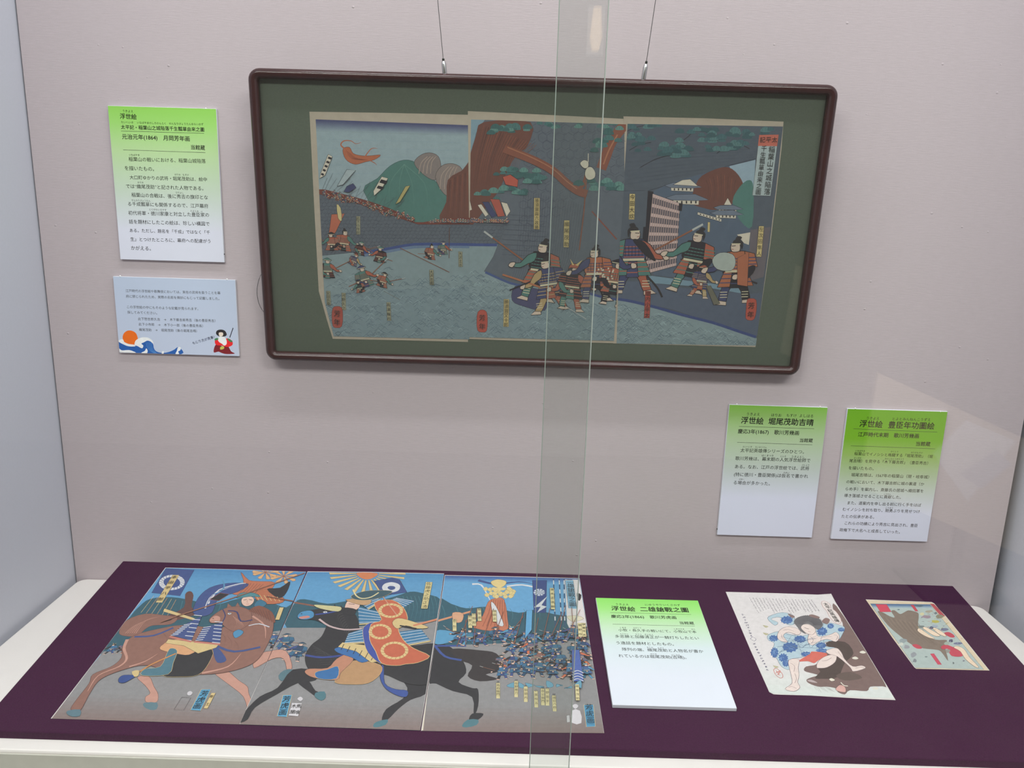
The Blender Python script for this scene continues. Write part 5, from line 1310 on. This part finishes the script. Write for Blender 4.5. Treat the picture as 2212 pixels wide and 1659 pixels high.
P.poly(cB([(955, 1161), (965, 1161), (1000, 860), (992, 860)]), (214, 200, 180))
P.build('printed_picture', tC, .00052); ZOFF[KEY[tC.name]] = P.top

# ---- single sheet with a wrestler-like figure astride a dark boar
cD = crop(1540, 1250, 5.2667)
oD = cD([(145, 152), (740, 168), (1190, 184), (1345, 174), (1395, 270), (1720, 790), (2078, 1384), (1700, 1368), (1100, 1332), (760, 1322), (690, 1318), (640, 1292), (420, 800)])
tD, P = loose_print('p_b', oD, 'pale print of a long-haired figure in a blue robe astride a boar', M_paper_light, .0002, .0005, cD([(150, 156), (740, 172), (1335, 186), (1395, 272), (1720, 794), (2070, 1380), (1100, 1328), (690, 1314), (645, 1290), (424, 800)]), 1.0)
PAP, PAPG = (212, 204, 204), (200, 208, 202)
P.poly(cD([(100, 100), (1500, 100), (2200, 1450), (600, 1400)]), PAP)
P.grad(cD([(500, 940), (1830, 960), (2100, 1420), (640, 1350)]), PAP, PAPG, 6)
BOAR, BOAR_D = (106, 80, 76), (62, 48, 44)
P.poly(cD([(1365, 340), (1405, 310), (1720, 790), (1960, 1200), (1930, 1225), (1790, 1230), (1750, 1280), (1560, 1270), (1500, 1318), (1420, 1290), (1400, 1250), (1300, 1230), (1200, 1230), (1090, 1190), (1065, 1150), (1130, 1120), (1200, 1100), (1140, 1080), (1040, 1050), (1060, 1000), (1200, 960), (1280, 750), (1420, 640), (1480, 540), (1440, 440)]), BOAR, 3)
P.poly(cD([(1280, 730), (1500, 720), (1600, 850), (1500, 960), (1420, 1120), (1250, 1140), (1160, 1130), (1220, 1060), (1200, 1010), (1380, 950), (1400, 850)]), BOAR_D, 3)
P.poly(cD([(1400, 1100), (1560, 1060), (1700, 1130), (1500, 1160)]), (84, 66, 60), 3)
P.poly(cD([(1320, 1145), (1350, 1132), (1390, 1155), (1350, 1168)]), (220, 210, 190), 3, BLK); P.poly(cD([(1395, 1260), (1440, 1210), (1500, 1230), (1510, 1290), (1440, 1285)]), (206, 150, 140), 3, BOAR_D); P.stroke(cD([(1455, 1180), (1490, 1215), (1535, 1222)]), 2.2, (222, 214, 196), 3)
P.poly(cD([(1070, 1160), (1120, 1150), (1190, 1185), (1130, 1180)]), (170, 150, 150), 3)
for k in range(9): P.stroke(cD([(1150 + k * 18, 1225), (1180 + k * 26, 1270 + (k % 3) * 12)]), .5, (120, 110, 108), 0)
for (x, y) in ((1705, 838), (1620, 905), (1850, 1250)): P.poly(cD([(x - 38, y), (x, y - 18), (x + 36, y + 4), (x, y + 14)]), (214, 206, 190), 3)
# robe
RB, RD = (164, 188, 200), (52, 88, 152)
P.poly(cD([(620, 450), (700, 405), (800, 385), (900, 410), (930, 450), (920, 520), (840, 520), (760, 440), (660, 460), (740, 500), (700, 530)]), RB, 3, (70, 80, 100))
P.poly(cD([(630, 640), (760, 600), (900, 640), (1080, 640), (1200, 540), (1300, 500), (1440, 530), (1500, 560), (1470, 640), (1420, 700), (1280, 720), (1290, 770), (1400, 790), (1330, 840), (1100, 850), (1000, 900), (880, 920), (870, 1035), (780, 1000), (720, 900), (660, 850), (700, 740), (630, 700)]), RB, 3, (70, 80, 100))
rd = random.Random(5)
for (x, y, rx, ry) in [(840, 470, 70, 45), (690, 680, 55, 38), (700, 840, 45, 60), (880, 780, 85, 60), (990, 690, 70, 40), (800, 900, 55, 50), (1060, 860, 60, 30), (1240, 600, 60, 50), (1230, 760, 60, 35), (1460, 580, 40, 25), (1240, 820, 70, 25), (830, 960, 40, 45), (1340, 540, 40, 30)]:
    pts = [(x + rx * (1.08 if i % 2 else rd.uniform(.72, .95)) * math.cos(i * math.pi / 11), y + ry * (1.08 if i % 2 else rd.uniform(.72, .95)) * math.sin(i * math.pi / 11)) for i in range(22)]
    P.poly(cD(pts), RD, 0)
    for k in range(4): P.stroke(cD([(x + rd.uniform(-.7, .7) * rx, y + rd.uniform(-.7, .7) * ry), (x + rd.uniform(-.7, .7) * rx, y + rd.uniform(-.7, .7) * ry)]), .9, (110, 150, 196), 0)
for k in range(7): P.stroke(cD([(900 + k * 60, 700 + (k % 3) * 40), (960 + k * 50, 760 + (k % 2) * 30), (1020 + k * 46, 740)]), .7, (70, 90, 120), 3)
P.poly(cD([(970, 940), (1100, 860), (1130, 830), (1290, 850), (1280, 890), (1200, 930), (1150, 962), (1080, 940)]), (206, 86, 72), 3)
SK = (222, 200, 192)
def limb(pts):
    P.poly(cD(pts), SK, 3, (110, 90, 96), .8)
limb([(750, 600), (830, 550), (940, 560), (1000, 610), (960, 640), (860, 610), (800, 650), (850, 720), (800, 720), (735, 680)])
limb([(1090, 640), (1160, 590), (1200, 660), (1330, 640), (1400, 610), (1440, 660), (1400, 720), (1300, 690), (1200, 720), (1130, 760), (1080, 720)])
limb([(860, 930), (980, 920), (970, 1010), (980, 1100), (965, 1180), (990, 1240), (920, 1285), (820, 1255), (900, 1190), (880, 1060)])
limb([(1180, 1010), (1200, 940), (1290, 880), (1400, 870), (1390, 950), (1300, 1010), (1220, 1020)])
limb([(1290, 820), (1400, 790), (1460, 840), (1500, 920), (1590, 1000), (1690, 990), (1735, 1020), (1600, 1058), (1560, 1010), (1420, 890), (1320, 860)])
P.poly(cD([(1000, 560), (1040, 520), (1130, 540), (1170, 590), (1130, 640), (1060, 620)]), SK, 3, (110, 90, 96)); P.stroke(cD([(1040, 560), (1090, 575)]), 1.2, BLK, 0); P.stroke(cD([(1080, 600), (1110, 605)]), 1, (170, 80, 70), 0)
P.poly(cD([(920, 490), (970, 440), (1080, 420), (1200, 450), (1250, 530), (1200, 580), (1170, 570), (1100, 520), (1040, 520), (1000, 560), (1060, 630), (1000, 600), (960, 550)]), (92, 88, 92), 3)
for k in range(26):
    a = math.radians(190 + k * 7); P.stroke(cD([(1080 + 60 * math.cos(a), 530 + 40 * math.sin(a)), (1085 + 175 * math.cos(a), 530 + 115 * math.sin(a))]), .9, (70, 66, 72), 0)
for (pp) in ([(880, 960), (930, 1000), (920, 1060)], [(930, 1080), (950, 1140), (930, 1190)], [(860, 1240), (900, 1230), (950, 1250)], [(1420, 830), (1460, 880), (1530, 950)], [(1240, 940), (1300, 930), (1350, 900)], [(800, 590), (860, 580), (920, 600)], [(780, 640), (790, 680), (830, 700)], [(1220, 680), (1280, 665), (1350, 660)], [(1380, 640), (1420, 660), (1400, 700)], [(1110, 660), (1140, 700), (1120, 740)], [(1620, 1020), (1680, 1010), (1720, 1018)]):
    P.stroke(cD(pp), .8, (130, 104, 104), 4)
for k in range(14): P.stroke(cD([(700 + rd.uniform(0, 560), 620 + rd.uniform(0, 280)), (720 + rd.uniform(0, 560), 640 + rd.uniform(0, 260))]), .5, (90, 110, 140), 0)
# gourd title, rows of brush writing, seal
P.poly(cD([(1235, 270), (1270, 255), (1330, 290), (1345, 335), (1400, 375), (1455, 460), (1450, 505), (1400, 510), (1330, 440), (1295, 370), (1250, 320)]), (220, 204, 200), 3, (170, 110, 104))
vtext('p_b', '太平記英雄傳', P.pl, *cD([(1272, 275), (1420, 500)]), 13, z=4e-4)
for c in range(20):
    x0, y0 = 420 + c * 37, 222 + c * 1.2
    n = 13 - (c % 5) if c < 15 else 11
    for k in range(n):
        x, y = x0 + k * 8.0, y0 + k * (13.5 if c < 18 else 12)
        for q in range(2): P.stroke(cD([(x + rd.uniform(-7, 7), y + rd.uniform(-5, 5)), (x + rd.uniform(-7, 7), y + rd.uniform(-5, 5)), (x + rd.uniform(-7, 7), y + rd.uniform(-5, 5))]), .75, (70, 64, 76), 0)
for (x0, y0, x1, y1, n) in ((340, 410, 440, 650, 9), (470, 745, 620, 1035, 10)):
    for k in range(n):
        x, y = x0 + (x1 - x0) * k / (n - 1), y0 + (y1 - y0) * k / (n - 1)
        for q in range(3): P.stroke(cD([(x + rd.uniform(-15, 15), y + rd.uniform(-10, 10)), (x + rd.uniform(-15, 15), y + rd.uniform(-10, 10)), (x + rd.uniform(-15, 15), y + rd.uniform(-10, 10))]), 1.0, (64, 60, 92), 0)
P.stroke(cD([(425, 685), (450, 665), (490, 685), (470, 710), (425, 685)]), .9, (90, 86, 110), 3)
P.stroke(cD([(690, 1040), (720, 1020), (780, 1070), (795, 1120), (760, 1130), (710, 1090), (690, 1040)]), 1.2, (204, 110, 100), 3)
for k in range(8): P.stroke(cD([(712 + rd.uniform(0, 60), 1045 + rd.uniform(0, 60)), (712 + rd.uniform(0, 60), 1045 + rd.uniform(0, 60))]), 1.1, (204, 110, 100), 0)
for (x, y) in ((600, 545), (600, 630), (715, 1005)): P.poly(cD([(x - 32, y - 15), (x, y - 10), (x + 34, y), (x, y + 14)]), (176, 168, 130), 3)
for q in ([(1090, 425), (1130, 410), (1215, 440), (1180, 455)], [(1240, 490), (1280, 450), (1330, 470), (1300, 520)], [(850, 400), (930, 430), (900, 450)]): P.poly(cD(q), (122, 92, 88), 3)
P.build('printed_picture', tD, .00052); ZOFF[KEY[tD.name]] = P.top

# ---- small bordered print
cE = crop(1840, 1270, 6.9125)
oE = cE([(207, 175), (700, 195), (1190, 214), (1230, 235), (1300, 320), (1400, 420), (1700, 790), (2056, 1236), (1500, 1222), (960, 1210), (930, 1185), (600, 740)])
tE, P = loose_print('p_c', oE, 'small cream-bordered print of a brown boar with red title slips', M_paper_light, .0002, .0005, cE([(212, 178), (1190, 217), (1228, 238), (1400, 424), (2048, 1232), (962, 1206), (604, 738)]), 1.0)
P.poly(cE([(150, 150), (1300, 180), (2150, 1270), (940, 1240)]), (206, 184, 152))
P.poly(cE([(275, 235), (1170, 245), (1970, 1218), (950, 1192)]), (158, 172, 168), 0, (80, 70, 60), .6)
P.grad(cE([(278, 238), (1168, 248), (1215, 305), (325, 300)]), (36, 70, 122), (158, 178, 182), 6)
BO, BOL = (112, 94, 82), (134, 110, 92)
P.poly(cE([(385, 355), (470, 370), (560, 420), (640, 440), (590, 350), (640, 335), (720, 390), (790, 360), (850, 335), (960, 360), (1000, 400), (990, 560), (1040, 660), (1240, 770), (1420, 780), (1390, 870), (1440, 1090), (1330, 950), (1230, 920), (1080, 905), (900, 850), (700, 700), (540, 560)]), BO, 3)
for k in range(16): P.stroke(cE([(480 + k * 34, 440 + k * 6), (560 + k * 40, 540 + k * 14), (660 + k * 44, 640 + k * 16)]), 1.0, BOL if k % 2 else (94, 78, 70), 3, True)
for (q, c) in [([(355, 245), (520, 248), (590, 358), (425, 360)], (200, 44, 66)), ([(878, 255), (925, 256), (990, 350), (950, 350)], (190, 44, 60)), ([(1170, 237), (1225, 240), (1395, 422), (1335, 425)], (170, 48, 58)), ([(1172, 985), (1225, 980), (1342, 1145), (1285, 1145)], (196, 50, 74))]:
    P.poly(cE(q), c, 0, (120, 30, 40), .5)
P.poly(cE([(900, 855), (960, 840), (1030, 870), (1045, 905), (970, 905)]), (186, 50, 66), 3); P.poly(cE([(1330, 880), (1400, 850), (1500, 880), (1600, 930), (1660, 1000), (1620, 1028), (1500, 1020), (1455, 970), (1430, 910), (1360, 920)]), (186, 48, 66), 3)
P.poly(cE([(1380, 670), (1450, 660), (1520, 700), (1535, 735), (1480, 740), (1400, 700)]), (180, 46, 62), 3)
SK2 = (226, 196, 166)
P.poly(cE([(980, 640), (1000, 605), (1080, 650), (1180, 720), (1240, 760), (1150, 745), (1040, 690)]), SK2, 3, (80, 64, 56), .6); P.poly(cE([(1060, 600), (1100, 588), (1240, 660), (1320, 715), (1240, 720), (1120, 650)]), SK2, 3, (80, 64, 56), .6); P.poly(cE([(1210, 610), (1260, 605), (1390, 690), (1400, 730), (1300, 690)]), SK2, 3, (80, 64, 56), .6)
P.poly(cE([(1520, 890), (1580, 870), (1680, 920), (1760, 1040), (1890, 1180), (1840, 1180), (1700, 1070), (1620, 950)]), SK2, 3, (90, 70, 60), .6)
for (x, y, rx, ry, c) in [(1050, 390, 40, 22, (196, 186, 140)), (1150, 350, 60, 24, (150, 140, 120)), (1110, 430, 80, 30, (140, 116, 130)), (1240, 500, 70, 26, (170, 160, 60)), (1040, 580, 50, 20, (96, 106, 104)), (1240, 570, 70, 26, (140, 156, 172)), (1380, 620, 60, 24, (96, 100, 130)), (1480, 790, 40, 30, (60, 58, 84)), (1580, 830, 70, 26, (96, 100, 130)), (1310, 430, 60, 40, (120, 112, 86)), (1250, 380, 26, 20, (90, 104, 110)), (760, 790, 70, 34, (128, 140, 142)), (740, 840, 40, 26, (190, 192, 180)), (820, 880, 46, 34, (134, 134, 140)), (920, 1000, 50, 44, (130, 134, 140)), (940, 1090, 34, 30, (110, 114, 120)), (700, 325, 24, 10, (70, 96, 104)), (1110, 1030, 24, 10, (96, 112, 112)), (1515, 1120, 16, 16, (90, 100, 100)), (1670, 1090, 18, 12, (110, 112, 124)), (1430, 940, 40, 30, (130, 126, 118)), (1000, 270, 80, 16, (60, 84, 98)), (1190, 600, 40, 24, (70, 78, 100)), (1420, 830, 50, 30, (140, 156, 140))]:
    pts = [(x + rx * rd.uniform(.6, 1.1) * math.cos(a), y + ry * rd.uniform(.6, 1.1) * math.sin(a)) for a in np.arange(0, 9) * 2 * math.pi / 9]
    P.poly(cE(pts), c, 2)
for k in range(40):
    x, y = rd.uniform(1000, 1420), rd.uniform(350, 640)
    P.stroke(cE([(x, y), (x + rd.uniform(-30, 40), y + rd.uniform(-14, 14))]), .9, rd.choice(((170, 70, 84), (70, 80, 110), (190, 186, 160), (80, 84, 80), (150, 140, 60))), 0)
for k in range(16):
    x, y = rd.uniform(1440, 1650), rd.uniform(740, 860)
    P.stroke(cE([(x, y), (x + rd.uniform(-30, 30), y + rd.uniform(-14, 14))]), .9, rd.choice(((60, 66, 110), (150, 160, 170))), 0)
P.build('printed_picture', tE, .00052); ZOFF[KEY[tE.name]] = P.top

flush_texts(PARENTS, TMATS)
